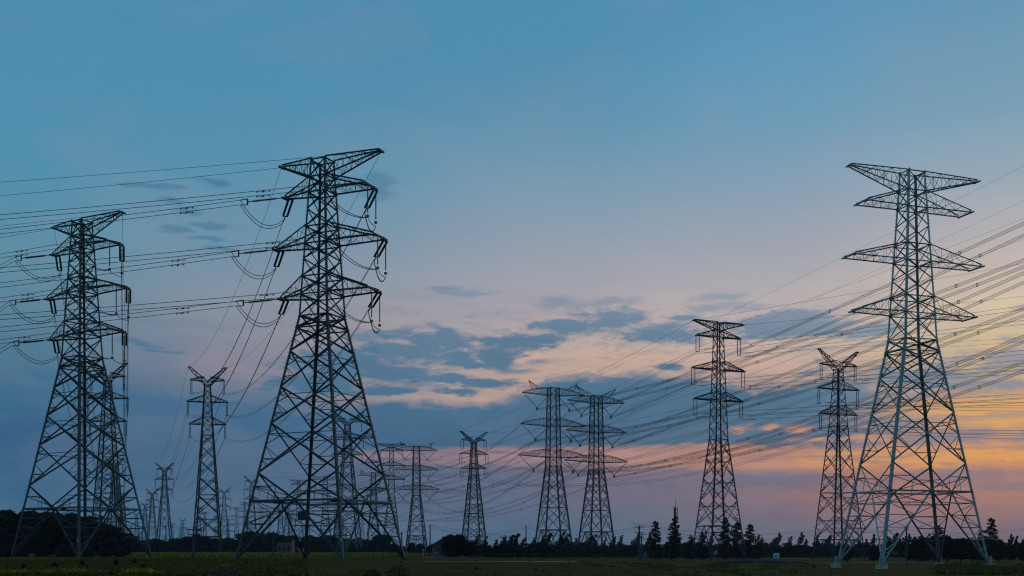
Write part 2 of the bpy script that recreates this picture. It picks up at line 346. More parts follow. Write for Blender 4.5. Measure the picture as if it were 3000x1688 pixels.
# ------------------------------------------------------------------ lattice towers
class Tower:
    def __init__(s, spec, name='transmission_tower'):
        s.sp = spec; s.root = empty(name); s.m = spec['mat']; s.far = spec.get('far', False)
        s.tips = {}
        prof = spec['prof']
        s.ztop = prof[-1][0]
        s.legs(); s.body(); s.make_arms()
        if spec.get('horns'): s.horns()
    def h(s, z):
        pr = s.sp['prof']
        for (z0,u0,v0),(z1,u1,v1) in zip(pr, pr[1:]):
            if z <= z1 or z1 == pr[-1][0]:
                t = (z-z0)/(z1-z0); return u0+(u1-u0)*t, v0+(v1-v0)*t
    def c(s, a, b, z): u, v = s.h(z); return Vector((a*u, b*v, z))
    def mem(s, mb, p, q, wd, inw=None):
        if s.far: mb.bar(p, q, wd)
        else: mb.ell(p, q, wd, wd*.16, inw if inw is not None else Vector((0,0,1)))
    def legs(s):
        wl = s.sp['t'][0]
        zs = [p[0] for p in s.sp['prof']]
        for a, b in ((-1,-1),(1,-1),(1,1),(-1,1)):
            mb = MB()
            for z0, z1 in zip(zs, zs[1:]):
                k = 1 if z0 < zs[1] else .75
                s.mem(mb, s.c(a,b,z0), s.c(a,b,z1), wl*k, Vector((-a,-b,0)))
            if not s.far and s.sp.get('bolts'):
                z = 2.0
                while z < s.ztop - 1:       # climbing pegs
                    p = s.c(a, b, z); mb.bar(p, p + Vector((a*.22 if int(z/.5) % 2 else 0, 0 if int(z/.5) % 2 else b*.22, 0)), .035); z += .5
            if s.sp.get('tinyparts'):
                s._legacc = getattr(s, '_legacc', None) or MB(); s._legacc.raw(mb.v, mb.f)
            else: mb.build('leg', s.m, s.root)
            if s.sp.get('found'):
                fb = MB(); p = s.c(a, b, 0); fz = s.sp['found']
                fb.box(p + Vector((0,0,-.17)), fz, fz, .62)
                fb.build('foundation_block', M['concrete'], s.root)
                pb = MB(); pb.bar(p + Vector((0,0,.12)), p + Vector((-a*.05,-b*.05,1.1)), .45, .45, caps=True); pb.box(p + Vector((0,0,.16)), .8, .8, .08)
                pb.build('base_plate', s.m, s.root)
    def body(s):
        sp = s.sp; t1, t2, t3 = sp['t']; mb = getattr(s, '_legacc', None) or MB()
        faces = [((-1,-1),(1,-1)),((1,-1),(1,1)),((1,1),(-1,1)),((-1,1),(-1,-1))]
        for z0, z1, ty in sp['panels']:
            kt = 1.0 if z1 <= sp['prof'][1][0] + .5 else .72
            for A, B in faces:
                a0, b0, a1, b1 = s.c(*A,z0), s.c(*B,z0), s.c(*A,z1), s.c(*B,z1)
                inw = -(a0+b0)/2; inw.z = 0
                if inw.length < 1e-3: inw = Vector((0,0,1))
                inw.normalize()
                D = lambda p, q, w_=t2*kt: s.mem(mb, p, q, w_, inw)
                S = lambda p, q: s.mem(mb, p, q, t3, inw)
                if ty[0] == 'X':
                    D(a0, b1); D(b0, a1)
                    w0, w1 = (b0-a0).length, (b1-a1).length; tt = w0/(w0+w1); C = a0 + (b1-a0)*tt
                    if ty == 'X2' or ty == 'X1':
                        for l0, l1 in ((a0,a1),(b0,b1)):
                            m_ = l0 + (l1-l0)*tt; pa = l0.lerp(C, .5); pb = l1.lerp(C, .5)
                            S(m_, pa); S(m_, pb)
                            if ty == 'X2':
                                q1 = l0.lerp(m_, .5); q3 = l1.lerp(m_, .5)
                                S(q1, pa); S(q3, pb)
                                pm = l0.lerp(C, .25 + .0); S(q1, pm); pn = l1.lerp(C, .25); S(q3, pn)
                        if ty == 'X2':      # hanging lozenge in the upper and lower triangles
                            t_ = a1.lerp(C, .5); u_ = b1.lerp(C, .5); S(t_, u_)
                    if ty == 'XH': S(a1, b1)
                elif ty == 'V':
                    m0 = (a0+b0)/2; D(a1, m0); D(b1, m0)
                    for l0, l1 in ((a0,a1),(b0,b1)):
                        m_ = l0.lerp(l1, .5); k_ = m0.lerp(l1, .5); S(m_, k_); S(m_, m0.lerp(l1, .12)); S(k_, m0.lerp(l0, .45))
                elif ty[0] == 'K':
                    n = int(ty[1]); mt = (a1+b1)/2; mt2 = mt
                    for l0, l1 in ((a0,a1),(b0,b1)):
                        D(l0, mt, t2*1.3)
                        lp = [l0.lerp(l1, i/n) for i in range(n+1)]; dp = [l0.lerp(mt, i/n) for i in range(n+1)]
                        for i in range(1, n):
                            S(lp[i], dp[i])
                            if i % 2: S(lp[i], dp[i+1])
                            else: S(dp[i], lp[i+1])
                if ty[0] == 'K':            # hip bracing across each leg between neighbouring faces
                    pass
            if ty[0] == 'K' and not sp.get('tinyparts'):
                n = int(ty[1])
                for a, b in ((-1,-1),(1,-1),(1,1),(-1,1)):
                    l0 = s.c(a,b,z0); e = s.c(a,b,z1); m1 = Vector((0, e.y, z1)); m2 = Vector((e.x, 0, z1))
                    for i in range(1, n):
                        p = l0.lerp(m1, i/n); q = l0.lerp(m2, i/n); s.mem(mb, p, q, t3, Vector((0,0,1)))
                        if i % 2: s.mem(mb, p, l0.lerp(m2, (i+1)/n), t3, Vector((0,0,1)))
        for z in sp['rings']:
            P = [s.c(a,b,z) for a,b in ((-1,-1),(1,-1),(1,1),(-1,1))]
            for i in range(4):
                s.mem(mb, P[i], P[(i+1)%4], t2*(1.7 if z < s.sp['prof'][1][0]*.5 else 1.1), Vector((0,0,-1)))
            if z < sp['prof'][1][0] + 1:
                Q = [(P[i]+P[(i+1)%4])/2 for i in range(4)]
                for i in range(4): s.mem(mb, Q[i], Q[(i+1)%4], t3, Vector((0,0,-1)))
        if not s.far:                       # gusset plates at the joints
            for z0, z1, ty in sp['panels']:
                for A, B in faces:
                    p = s.c(*A, z1); q = s.c(*B, z1); d = (q-p).normalized(); g = .30
                    mb.raw([p + Vector((0,0,-g)), p + d*g*1.2, p + Vector((0,0,g)), p + d*.02], [(0,1,2,3)])
        mb.build('bracing', s.m, s.root)
    def make_arms(s):
        t1, t2, t3 = s.sp['t']
        for k, A in enumerate(s.sp['arms']):
            for sg in (-1, 1):
                L = A['L'][0] if sg < 0 else A['L'][1]
                mb = MB(); tw = A['tw'] if sg > 0 else A.get('twl', A['tw']); zb, zt = A['zb'], A['zt']; zti = A.get('ztip', zb); arch = A.get('arch', 0); nb = A.get('n', 5)
                ends = {}
                kk = A.get('k', 1)
                for b in (-1, 1):
                    rb, rt = s.c(sg, b, zb), s.c(sg, b, min(zt, s.ztop)); rt.z = zt
                    tip = Vector((sg*L, b*tw, zti)); tipT = tip + Vector((-sg*.15, 0, .25))
                    lo = [rb.lerp(tip, i/nb) for i in range(nb+1)]; up = [rt.lerp(tipT, i/nb) + Vector((0,0,arch*math.sin(math.pi*(i/nb)))) for i in range(nb+1)]
                    out = Vector((0, -b, 0))
                    for P, wd in ((lo, t2*1.25*kk), (up, t2*1.1*kk)):
                        for p, q in zip(P, P[1:]): s.mem(mb, p, q, wd, out)
                    for i in range(nb):
                        if i: s.mem(mb, lo[i], up[i], t3*kk, out)
                        if i % 2: s.mem(mb, lo[i], up[i+1], t3*kk, out)
                        else: s.mem(mb, up[i], lo[i+1], t3*kk, out)
                    ends[b] = (lo, up)
                dn = Vector((0,0,-1))
                for j in (0, 1):
                    P, Q = ends[-1][j], ends[1][j]
                    for i in range(nb+1):
                        if i: s.mem(mb, P[i], Q[i], t3*kk, dn)
                        if i < nb and not j:
                            s.mem(mb, P[i] if i % 2 else Q[i], Q[i+1] if i % 2 else P[i+1], t3*kk, dn)
                e0, e1 = ends[-1][0][-1], ends[1][0][-1]
                mb.bar(e0 + Vector((0,-.25,0)), e1 + Vector((0,.25,0)), t2*1.7*kk, t2*1.7*kk, caps=True)
                hr = A.get('hrn')
                if hr:       # a small truss standing up from the arm for the earth wire
                    tip = Vector((sg*hr[0], 0, hr[1]))
                    for i_ in (hr[2], hr[3]):
                        for b in (-1, 1):
                            p = ends[b][1][i_]; s.mem(mb, p, tip, t2*kk, dn)
                    for f_ in (.3, .55, .78):
                        s.mem(mb, ends[-1][1][hr[2]].lerp(tip, f_), ends[-1][1][hr[3]].lerp(tip, f_), t3*kk, dn); s.mem(mb, ends[1][1][hr[2]].lerp(tip, f_), ends[1][1][hr[3]].lerp(tip, max(0, f_-.2)), t3*kk, dn)
                        s.mem(mb, ends[-1][1][hr[2]].lerp(tip, f_), ends[1][1][hr[2]].lerp(tip, f_), t3*kk, dn)
                    s.tips[('e', sg)] = tip
                mb.build('crossarm', s.m, s.root)
                s.tips[(k, sg)] = Vector((sg*L, 0, zti)); s.tips[(k, sg, -1)] = Vector((sg*L, -tw, zti)); s.tips[(k, sg, 1)] = Vector((sg*L, tw, zti))
    def horns(s):
        """the two raised horns of a Y shaped tower head"""
        t1, t2, t3 = s.sp['t']; hz, hl, zn, za = s.sp['horns']
        for sg in (-1, 1):
            mb = MB(); u, v = s.h(zn)
            ch = []
            for b in (-1, 1):
                o0 = Vector((sg*u, b*v, zn)); i0 = Vector((-sg*u*.2, b*v, zn + .9))
                tip = Vector((sg*hl, b*.25, hz)); tipi = Vector((sg*(hl-.55), b*.25, hz + .1))
                n = 6; O = [o0.lerp(tip, i/n) for i in range(n+1)]; I = [i0.lerp(tipi, i/n) for i in range(n+1)]
                for P in (O, I):
                    for p, q in zip(P, P[1:]): s.mem(mb, p, q, t2, Vector((0,-b,0)))
                for i in range(n):
                    s.mem(mb, O[i] if i % 2 else I[i], I[i+1] if i % 2 else O[i+1], t3, Vector((0,-b,0)))
                ch.append((O, I))
            for j in (0, 1):
                for i in range(1, 7):
                    s.mem(mb, ch[0][j][i], ch[1][j][i], t3, Vector((0,0,1)))
            mb.box((sg*(hl-.2), 0, hz), .6, .5, .25)
            mb.build('horn', s.m, s.root)
            s.tips[('e', sg)] = Vector((sg*hl, 0, hz))
    def place(s, x, y, rz, scale=1, z=None):
        s.root.location = (x, y, G(x, y) if z is None else z); s.root.rotation_euler = (0,0,rz); s.root.scale = (scale,)*3
        s.x, s.y, s.rz, s.s, s.z = x, y, rz, scale, s.root.location.z
        return s
    def W(s, p):
        p = Vector(p) * s.s; ca, sa = math.cos(s.rz), math.sin(s.rz)
        return Vector((s.x + p.x*ca - p.y*sa, s.y + p.x*sa + p.y*ca, s.z + p.z))
    def local(s, pw):
        p = Vector(pw) - Vector((s.x, s.y, s.z)); ca, sa = math.cos(-s.rz), math.sin(-s.rz)
        return Vector((p.x*ca - p.y*sa, p.x*sa + p.y*ca, p.z)) / s.s
    def clone(s, x, y, rz, scale=1):
        c_ = object.__new__(Tower); c_.__dict__.update(s.__dict__); c_.root = copy_tree(s.root)
        return c_.place(x, y, rz, scale)

# ---- insulators and fittings (all are parts of the tower that carries them)
def string_pts(mb, p, q, r, n=18, sides=8):
    """a ribbed insulator string from p to q"""
    p, q = Vector(p), Vector(q); pts = []; rad = []
    for i in range(n):
        for f, k in ((.0, .32), (.35, 1.0), (.6, .95), (.95, .32)):
            pts.append(p.lerp(q, (i + f)/n)); rad.append(r*k)
    mb.tube(pts, rad, sides)
def hang_string(T, p, L, r, mname='ceramic', n=14, gap=0):
    """vertical suspension string(s) under local point p; returns the local clamp point"""
    s = 1
    offs = (-gap/2, gap/2) if gap else (0,)
    for o in offs:
        mb = MB(); a = Vector(p) + Vector((o, 0, -.25)); b = a + Vector((0,0,-L))
        mb.bar(Vector(p) + Vector((o,0,0)), a, .07); string_pts(mb, a, b, r, n, 6); mb.bar(b, b + Vector((0,0,-.3)), .07)
        mb.build('insulator_string', M[mname], T.root)
    e = Vector(p) + Vector((0,0,-L-.55)); mb = MB(); mb.bar(e + Vector((-.5,0,0)), e + Vector((.5,0,0)), .12, .14, caps=True)
    mb.build('clamp', T.m, T.root)
    return e

# ---- conductors
def sag_pts(p, q, sag, n=28):
    return [p.lerp(q, i/n) - Vector((0,0,4*sag*(i/n)*(1-i/n))) for i in range(n+1)]
def proj(p): return 1500 + F*p.x/p.y, HZ - F*(p.z-CH)/p.y
def solve_sag(p, q, ex, ey):
    """the sag that brings the wire p-q through the line of sight of photo pixel (ex, ey)"""
    a = (ex-1500)/F; t = (a*p.y - p.x) / ((q.x-p.x) - a*(q.y-p.y)); c_ = p.lerp(q, t)
    z = CH + (HZ-ey)/F*c_.y
    return (c_.z - z) / (4*t*(1-t))
def bundle(p, q, sag, n, r, label, group, spread=.45, spacers=0, name='conductor_bundle', dampers=False):
    p, q = Vector(p), Vector(q)
    root = empty(name, p); tag(root, label, 'power line', group)
    d = (q-p); d.z = 0; d.normalize(); sd = Vector((-d.y, d.x, 0)); up = Vector((0,0,1))
    if n == 1: offs = [Vector((0,0,0))]
    elif n == 2: offs = [up*spread/2, -up*spread/2 + sd*.12]
    else: offs = [sd*math.cos(math.pi*2*i/n)*spread + up*math.sin(math.pi*2*i/n)*spread for i in range(n)]
    pts = sag_pts(Vector((0,0,0)), q-p, sag)
    for o in offs:
        mb = MB(); mb.tube([x + o for x in pts], r, 3); mb.build('conductor', M['cable'], root)
    for i in range(spacers):
        t = (i + .5 + .25*((i*37) % 5 - 2)/5)/spacers; c_ = (q-p)*t - up*(4*sag*t*(1-t)); mb = MB(); k = len(offs)
        if k > 2:
            for j in range(k): mb.bar(c_ + offs[j]*1.12, c_ + offs[(j+1) % k]*1.12, .09)
            for j in range(k): mb.bar(c_ + offs[j]*.8, c_ + offs[j]*1.4, .09)
        else: mb.bar(c_ + offs[0], c_ + offs[-1], .08)
        mb.build('spacer', M['cable'], root)
    if dampers:
        L = (q-p).length
        for t in (dampers[0]/L, dampers[1]/L):
            for o in offs:
                c_ = (q-p)*t - up*(4*sag*t*(1-t)) + o; dd = (q-p).normalized(); mb = MB()
                mb.bar(c_ - dd*.45 - up*.14, c_ + dd*.45 - up*.14, .05)
                for e in (-.45, .32): mb.bar(c_ + dd*e - up*.14, c_ + dd*(e+.13) - up*.14, .16, caps=True)
                mb.build('vibration_damper', M['cable'], root)
    return root

# ================================================================== the ground
def ground():
    xs = sorted({round(s_*(3.2*k + .00012*k**4.0), 2) for k in range(0, 60) for s_ in (-1, 1)})
    ys = [-60, -30, 0] + [6*(k+1) + .004*k**3.1 for k in range(0, 68)]
    mb = MB(); nx = len(xs)
    for y in ys:
        for x in xs: mb.v.append(Vector((x, y, G(x, y))))
    for j in range(len(ys)-1):
        for i in range(nx-1): mb.f.append((j*nx+i, j*nx+i+1, (j+1)*nx+i+1, (j+1)*nx+i))
    print('ground', xs[-1], ys[-1])
    o = mb.build('ground', M['ground'], smooth=True); tag(o, kind='structure')
ground()
def strip(name, pts, wid, m, dz=.07, kind='structure', label=None, cat=None):
    """a path laid on the ground along a list of world points"""
    mb = MB(); k = len(pts)
    for i in range(k):
        a, b = Vector(pts[max(0,i-1)]), Vector(pts[min(k-1,i+1)]); d = (b-a).normalized(); n = Vector((-d.y, d.x, 0))
        for sgn in (-.5, .5):
            p = Vector(pts[i]) + n*wid*sgn*(1 + .3*math.sin(i*1.7)); mb.v.append(Vector((p.x, p.y, G(p.x, p.y) + dz)))
    for i in range(k-1): mb.f.append((2*i, 2*i+2, 2*i+3, 2*i+1))
    o = mb.build(name, m); tag(o, label, cat, kind=kind); return o
def gline(px0, y0, px1, y1, n=40):
    out = []
    for i in range(n+1):
        px = px0 + (px1-px0)*i/n; D = Dbase(px, y0 + (y1-y0)*i/n); out.append(gpt(px, D))
    return out

# ================================================================== the three great tension towers
TW3 = (.62, .34, .17)
def tension_spec(mname, prof, panels, rings, arms, t, **k):
    return dict(mat=M[mname], prof=prof, panels=panels, rings=rings, arms=arms, t=t, **k)
def small_panels(zs, ty='X'):
    return [(a, b, ty) for a, b in zip(zs, zs[1:])]
specB = tension_spec('old_steel', [(0, 8.3, 8.0), (32.6, 2.25, 2.25), (53.6, 1.15, 1.15)],
    [(0, 7.9, 'K5'), (7.9, 11.5, 'V'), (11.5, 18.1, 'X2'), (18.1, 23.0, 'X2'), (23.0, 27.8, 'X2'), (27.8, 31.0, 'X1'), (31.0, 32.6, 'X')] +
    small_panels([32.6, 35.5, 37.9, 40.2, 42.3, 44.6, 46.9, 49.2, 51.3, 53.6]), [7.9, 31.0, 32.6, 35.5, 37.9, 42.3, 44.6, 49.2, 51.3, 53.6],
    [dict(zb=51.3, zt=53.7, ztip=53.5, L=(6.6, 9.1), tw=.35, n=6, k=.75),
     dict(zb=49.2, zt=51.3, L=(6.1, 7.4), tw=1.5, twl=.4, n=4, k=.74), dict(zb=42.3, zt=44.8, L=(7.6, 8.9), tw=1.5, twl=.4, n=4, k=.74), dict(zb=35.5, zt=38.0, L=(6.8, 8.0), tw=1.5, twl=.4, n=4, k=.74)],
    (.34, .19, .075), bolts=True)
B = Tower(specB).place(-25.4, 146.4, -.412, z=0.0)
tag(B.root, 'tallest dark steel pylon, wires on both sides, top arm tilted up to the right', 'pylon', 'transmission towers')
k_ = 1.15
specA = dict(specB); specA['prof'] = [(0, 8.1, 6.9), (31.4, 2.2, 2.2), (52.8, 1.1, 1.1)]
specA['panels'] = [(0, 7.8, 'K5'), (7.8, 11.3, 'V'), (11.3, 17.6, 'X2'), (17.6, 22.2, 'X2'), (22.2, 26.6, 'X2'), (26.6, 29.8, 'X1'), (29.8, 31.4, 'X')] + small_panels([31.4, 34.4, 36.8, 39.2, 41.5, 43.8, 46.1, 48.4, 50.5, 52.8])
specA['rings'] = [7.8, 29.8, 31.4, 34.9, 37.2, 41.5, 43.8, 48.4, 50.5, 52.8]
specA['arms'] = [dict(zb=50.5, zt=52.9, ztip=52.7, L=(6.8, 9.3), tw=.35, n=6, k=.75), dict(zb=48.4, zt=50.5, L=(7.1, 7.5), tw=1.4, twl=.4, n=4, k=.74),
                 dict(zb=41.5, zt=43.8, L=(8.5, 9.0), tw=1.4, twl=.4, n=4, k=.74), dict(zb=34.9, zt=37.2, L=(7.7, 8.1), tw=1.4, twl=.4, n=4, k=.74)]
A_ = Tower(specA).place(-58.6*k_, 148.9*k_, -.537, z=.04)
tag(A_.root, 'tall dark steel pylon standing before the clump of black trees at the left edge', 'pylon', 'transmission towers')
specR = tension_spec('new_steel', [(0, 8.6, 4.9), (30.4, 2.6, 1.9), (53.2, 1.35, 1.0)],
    [(0, 9.9, 'K6'), (9.9, 13.6, 'V'), (13.6, 20.5, 'X2'), (20.5, 25.4, 'X2'), (25.4, 28.8, 'X1'), (28.8, 30.4, 'X')] +
    small_panels([30.4, 33.9, 36.2, 38.6, 41.0, 43.3, 45.8, 48.3, 50.6, 53.2]), [9.9, 28.8, 30.4, 33.9, 36.2, 41.0, 43.3, 48.3, 50.6, 53.2],
    [dict(zb=50.6, zt=53.2, ztip=53.0, L=(10.1, 10.8), tw=.35, n=7, k=.7),
     dict(zb=48.3, zt=50.6, L=(8.2, 8.9), tw=1.3, n=5, k=.68), dict(zb=41.0, zt=43.3, L=(10.1, 10.7), tw=1.3, n=5, k=.68), dict(zb=33.9, zt=36.3, L=(9.0, 9.5), tw=1.3, n=5, k=.68)],
    (.34, .155, .075), bolts=True, found=1.1)
RT = Tower(specR).place(36.2*1.5, 148.2, .321, z=-.62)
tag(RT.root, 'newly galvanised pale steel pylon without wires on concrete feet, biggest at the right', 'pylon', 'transmission towers')

# details on B: number plates, camera boxes under the beam, the blue notice
def plate(T, p, sx, sy, sz, m, name='notice_plate'):
    mb = MB(); mb.box(p, sx, sy, sz); return mb.build(name, m, T.root)
plate(B, (1.2, -6.45, 5.75), 1.35, .06, 1.15, M['navy'])
for dx in (-2.9, -2.2, -1.7, 5.9, 6.3): plate(B, (dx, -6.6, 7.55), .34, .3, .32, M['soil'], 'equipment_box')
for dx in (3.2, 3.7, -3.6): plate(A_, (dx, -5.9, 7.45), .34, .3, .32, M['soil'], 'equipment_box')
for T, z in ((B, 2.6), (A_, 2.7)):
    p = T.c(1, -1, z); plate(T, p + Vector((.02, -.22, 0)), .2, .04, .32, M['white'], 'number_plate')

# ---- strings, jumpers and conductors of a tension tower
def tension_tower_lines(T, tname, left_edge, back, leftpt, rsag):
    """left_edge[(arm, side)] = photo y of the upper wire at x=0; back[(arm, side)] = world point it goes to behind"""
    an = {1: 'top', 2: 'middle', 3: 'lowest'}
    for (k, sg), ye in left_edge.items():
        near = T.tips[(k, sg, -1)]; far = T.tips[(k, sg, 1)] if sg > 0 else T.tips[(k, sg, -1)] + Vector((1.0, .5, 0))
        # towards the left
        P = T.W(near); Q = Vector(leftpt); Q = Vector((Q.x + P.x*.0, Q.y + (P.y - T.y), P.z - 1.0))
        d = (Q-P).normalized(); d.z = -.09; d.normalize()
        a = P + d*.9; b = P + d*4.2; e = P + d*4.9
        la, lb, le, lP = T.local(a), T.local(b), T.local(e), near
        mb = MB(); mb.bar(lP, la, .10); mb.build('link', T.m, T.root)
        mb = MB(); string_pts(mb, la, lb, .17, 22); mb.build('insulator_string', M['glass_ins'], T.root)
        mb = MB(); mb.bar(lb, le, .10); mb.bar(le + Vector((0,0,.42)), le + Vector((0,0,-.42)), .12, .18, caps=True)
        dl = T.local(e + d*1.0)
        mb.bar(le + Vector((0,0,.4)), dl + Vector((0,0,.33)), .10); mb.bar(le + Vector((0,0,-.4)), dl + Vector((0,0,-.33)), .10)
        mb.build('yoke', T.m, T.root)
        st = e + d*1.0
        sag = solve_sag(st, Q, 0, ye + 8)
        side = 'left' if sg < 0 else 'right'
        bundle(st, Q, sag, 2, .043, f'twin wires running left from the {side} {an[k]} arm of the {tname}', f'conductors of the {tname}', .66, 0, dampers=(7.0, 7.9))
        # towards the back
        P2 = T.W(far); Q2 = back.get((k, sg))
        if Q2 is not None:
            d2 = (Q2-P2).normalized(); sg2 = 7.5; d2.z -= 4*sg2/(Q2-P2).length; d2.normalize()
            s2 = Vector((-d2.y, d2.x, 0)).normalized()
            for o in (-.28, .28):
                a2 = P2 + d2*.6 + s2*o; b2 = P2 + d2*5.0 + s2*o
                mb = MB(); string_pts(mb, T.local(a2), T.local(b2), .165, 24); mb.build('insulator_string', M['glass_ins'], T.root)
            mb = MB(); e2 = P2 + d2*5.4
            pp = P2 + d2*5.15; mb.bar(T.local(pp - s2*.4), T.local(pp + s2*.4), .14, .12, caps=True); mb.bar(T.local(P2 + d2*5.1), T.local(e2 + d2*1.2), .12); mb.build('yoke', T.m, T.root); mb = MB(); pp = P2 + d2*.5; mb.bar(T.local(pp - s2*.4), T.local(pp + s2*.4), .14, .12, caps=True)
            mb.bar(T.local(P2), T.local(P2 + d2*.5), .1); mb.build('yoke', T.m, T.root)
            st2 = e2 + d2*1.1
            bundle(st2, Q2, sg2*.93, 2, .038, f'twin wires dropping away behind from the {side} {an[k]} arm of the {tname}', f'conductors of the {tname}', .42, 3)
            # jumper loops
            for o in (-.16, .16):
                j0 = st + Vector((0,0,o*2)); j1 = st2 + Vector((0,0,o))
                if sg < 0: pts = sag_pts(j0, j1, 1.9, 16)
                else:
                    mid = T.W(near + Vector((.4, .2, -4.6))); mid2 = T.W(T.tips[(k, sg, 1)] + Vector((-.1, .1, -4.9)))
                    pts = sag_pts(j0, mid, 1.1, 10)[:-1] + sag_pts(mid, mid2, .25, 6)[:-1] + sag_pts(mid2, j1, 1.5, 10)
                mb = MB(); mb.tube([T.local(x) for x in pts], .045, 4); mb.build('jumper', M['cable'], T.root)
            if sg > 0:
                for pp in (near + Vector((.4, .2, 0)), T.tips[(k, sg, 1)] + Vector((-.1, .1, 0))):
                    mb = MB(); string_pts(mb, pp + Vector((0,0,-.6)), pp + Vector((0,0,-4.0)), .11, 18, 6); mb.bar(pp, pp + Vector((0,0,-.6)), .05); mb.box(pp + Vector((0,0,-4.4)), .3, .3, .3)
                    mb.build('jumper_string', M['glass_ins'], T.root)
def gw(p, q, sag, label, group, r=.025, n=1, **k): return bundle(p, q, sag, n, r, label, group, **k)

# ================================================================== Y headed suspension towers
def yspec(mname, t, base=(4.0, 4.0), big=False, **k):
    w1, w2, w3, wh = (5.5, 6.2, 5.7, 6.2) if big else (4.6, 5.5, 5.0, 5.2)
    return dict(mat=M[mname], prof=[(0, base[0], base[1]), (33.2, 1.65, 1.65), (47.2, .85, .85)],
        panels=[(0, 5.0, 'K4'), (5.0, 11.0, 'X2'), (11.0, 16.6, 'X2'), (16.6, 21.6, 'X2'), (21.6, 26.2, 'X1'), (26.2, 30.2, 'X1'), (30.2, 33.2, 'X')] +
            small_panels([33.2, 36.0, 38.1, 40.2, 42.2, 44.4, 45.9, 47.2]), rings=[5.0, 16.6, 33.2, 36.0, 38.1, 42.2, 44.4, 47.2],
        arms=[dict(zb=47.9, zt=49.2, ztip=48.2, L=(w1, w1), tw=.3, n=4, k=.8), dict(zb=42.2, zt=44.0, L=(w2, w2), tw=.3, n=4, k=.8), dict(zb=36.0, zt=37.9, L=(w3, w3), tw=.3, n=4, k=.8)],
        horns=(51.8, wh, 46.8, 48.5), t=t, **k)
NEAR_Y = (.26, .14, .075)
Q_ = Tower(yspec('mid_steel', (.30, .15, .08), (4.9, 4.2), big=True)).place(*at(2456, 271), .40)
tag(Q_.root, 'Y headed grey pylon just left of the pale galvanised pylon', 'pylon', 'transmission towers')
Y1 = Tower(yspec('mid_steel', (.32, .16, .08), (3.9, 3.9))).place(*at(608, 303), .17)
tag(Y1.root, 'Y headed dark pylon standing between the two biggest left pylons', 'pylon', 'transmission towers')
Y0 = Y1.clone(*at(316, 296), .06); tag(Y0.root, 'Y headed dark pylon seen through the right side of the leftmost dark pylon', 'pylon', 'transmission towers')
K_ = Tower(yspec('mid_steel', (.42, .20, .11), (4.6, 4.4), big=True, far=True)).place(*at(1388, 470), .36)
tag(K_.root, 'Y headed dark pylon rising over the bushy tree beside the brick house', 'pylon', 'transmission towers')
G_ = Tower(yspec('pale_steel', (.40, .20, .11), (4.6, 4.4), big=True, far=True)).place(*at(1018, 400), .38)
tag(G_.root, 'pale Y headed pylon seen through the lattice of the tallest dark pylon', 'pylon', 'transmission towers')

# ================================================================== flat headed suspension tower
def pspec(mname, t, **k):
    return dict(mat=M[mname], prof=[(0, 5.0, 4.2), (28.5, 1.75, 1.5), (56, .85, .8)],
        panels=[(0, 8.1, 'K5'), (8.1, 14.0, 'X2'), (14.0, 19.4, 'X2'), (19.4, 24.2, 'X2'), (24.2, 28.5, 'X1')] +
            small_panels([28.5, 31.6, 34.8, 37.7, 39.6, 42.2, 44.9, 46.8, 49.8, 52.6, 54.3, 56]), rings=[8.1, 28.5, 37.7, 39.6, 44.9, 46.8, 52.6, 54.3, 56],
        arms=[dict(zb=54.3, zt=56.1, ztip=56, L=(7.0, 7.0), tw=.25, n=6), dict(zb=52.6, zt=54.3, L=(6.1, 6.1), tw=.3, n=4), dict(zb=44.9, zt=46.9, L=(7.3, 7.3), tw=.3, n=5), dict(zb=37.7, zt=39.6, L=(6.7, 6.7), tw=.3, n=4)],
        t=t, **k)
P_ = Tower(pspec('mid_steel', (.31, .15, .08))).place(*at(2105, 258), .42)
tag(P_.root, 'flat topped grey pylon with three crossarms standing over the row of tall conifers', 'pylon', 'transmission towers')
L1_ = Tower(pspec('mid_steel', (.42, .21, .12), far=True)).place(*at(1147, 570), .10)
tag(L1_.root, 'flat topped dark pylon touching the right leg of the tallest dark pylon', 'pylon', 'transmission towers')

# ================================================================== wide armed towers with V strings
def hspec(mname, t, hrn=(10.9, 71.0, 3, 5), **k):
    A = dict(tw=.45, n=8, arch=.45, k=.72)
    return dict(mat=M[mname], prof=[(0, 6.3, 6.0), (36.2, 2.5, 2.4), (68.4, 1.9, 1.8)],
        panels=[(0, 10.0, 'K4'), (10.0, 19.2, 'X1'), (19.2, 25.5, 'X1'), (25.5, 31.2, 'X1'), (31.2, 36.2, 'X1')] + small_panels([36.2, 39.9, 42.7, 46.0, 49.4, 52.7, 55.5, 58.9, 62.2, 65.4, 68.4]),
        rings=[10.0, 19.2, 36.2, 39.9, 42.7, 52.7, 55.5, 65.4, 68.4],
        arms=[dict(A, zb=65.4, zt=68.4, ztip=66.0, L=(13.6, 13.6), hrn=hrn), dict(A, zb=52.7, zt=55.9, ztip=53.2, L=(14.3, 14.3)), dict(A, zb=39.9, zt=43.1, ztip=40.4, L=(15.2, 15.2))], t=t, **k)
E_ = Tower(hspec('mid_steel', (.50, .21, .115), far=True)).place(*at(1621, 450), .36)
tag(E_.root, 'left one of the two wide armed pylons standing close together right of centre', 'pylon', 'transmission towers')
specF = hspec('mid_steel', (.52, .22, .12), hrn=(9.8, 72.2, 0, 3), far=True)
F_ = Tower(specF).place(*at(1747, 470), .42)
tag(F_.root, 'right one of the two wide armed pylons standing close together right of centre', 'pylon', 'transmission towers')
H1 = Tower(hspec('mid_steel', (.60, .27, .15), far=True)).place(*at(1220, 712), .25)
tag(H1.root, 'wide armed dark pylon behind the lamp pole left of the brick house', 'pylon', 'transmission towers')

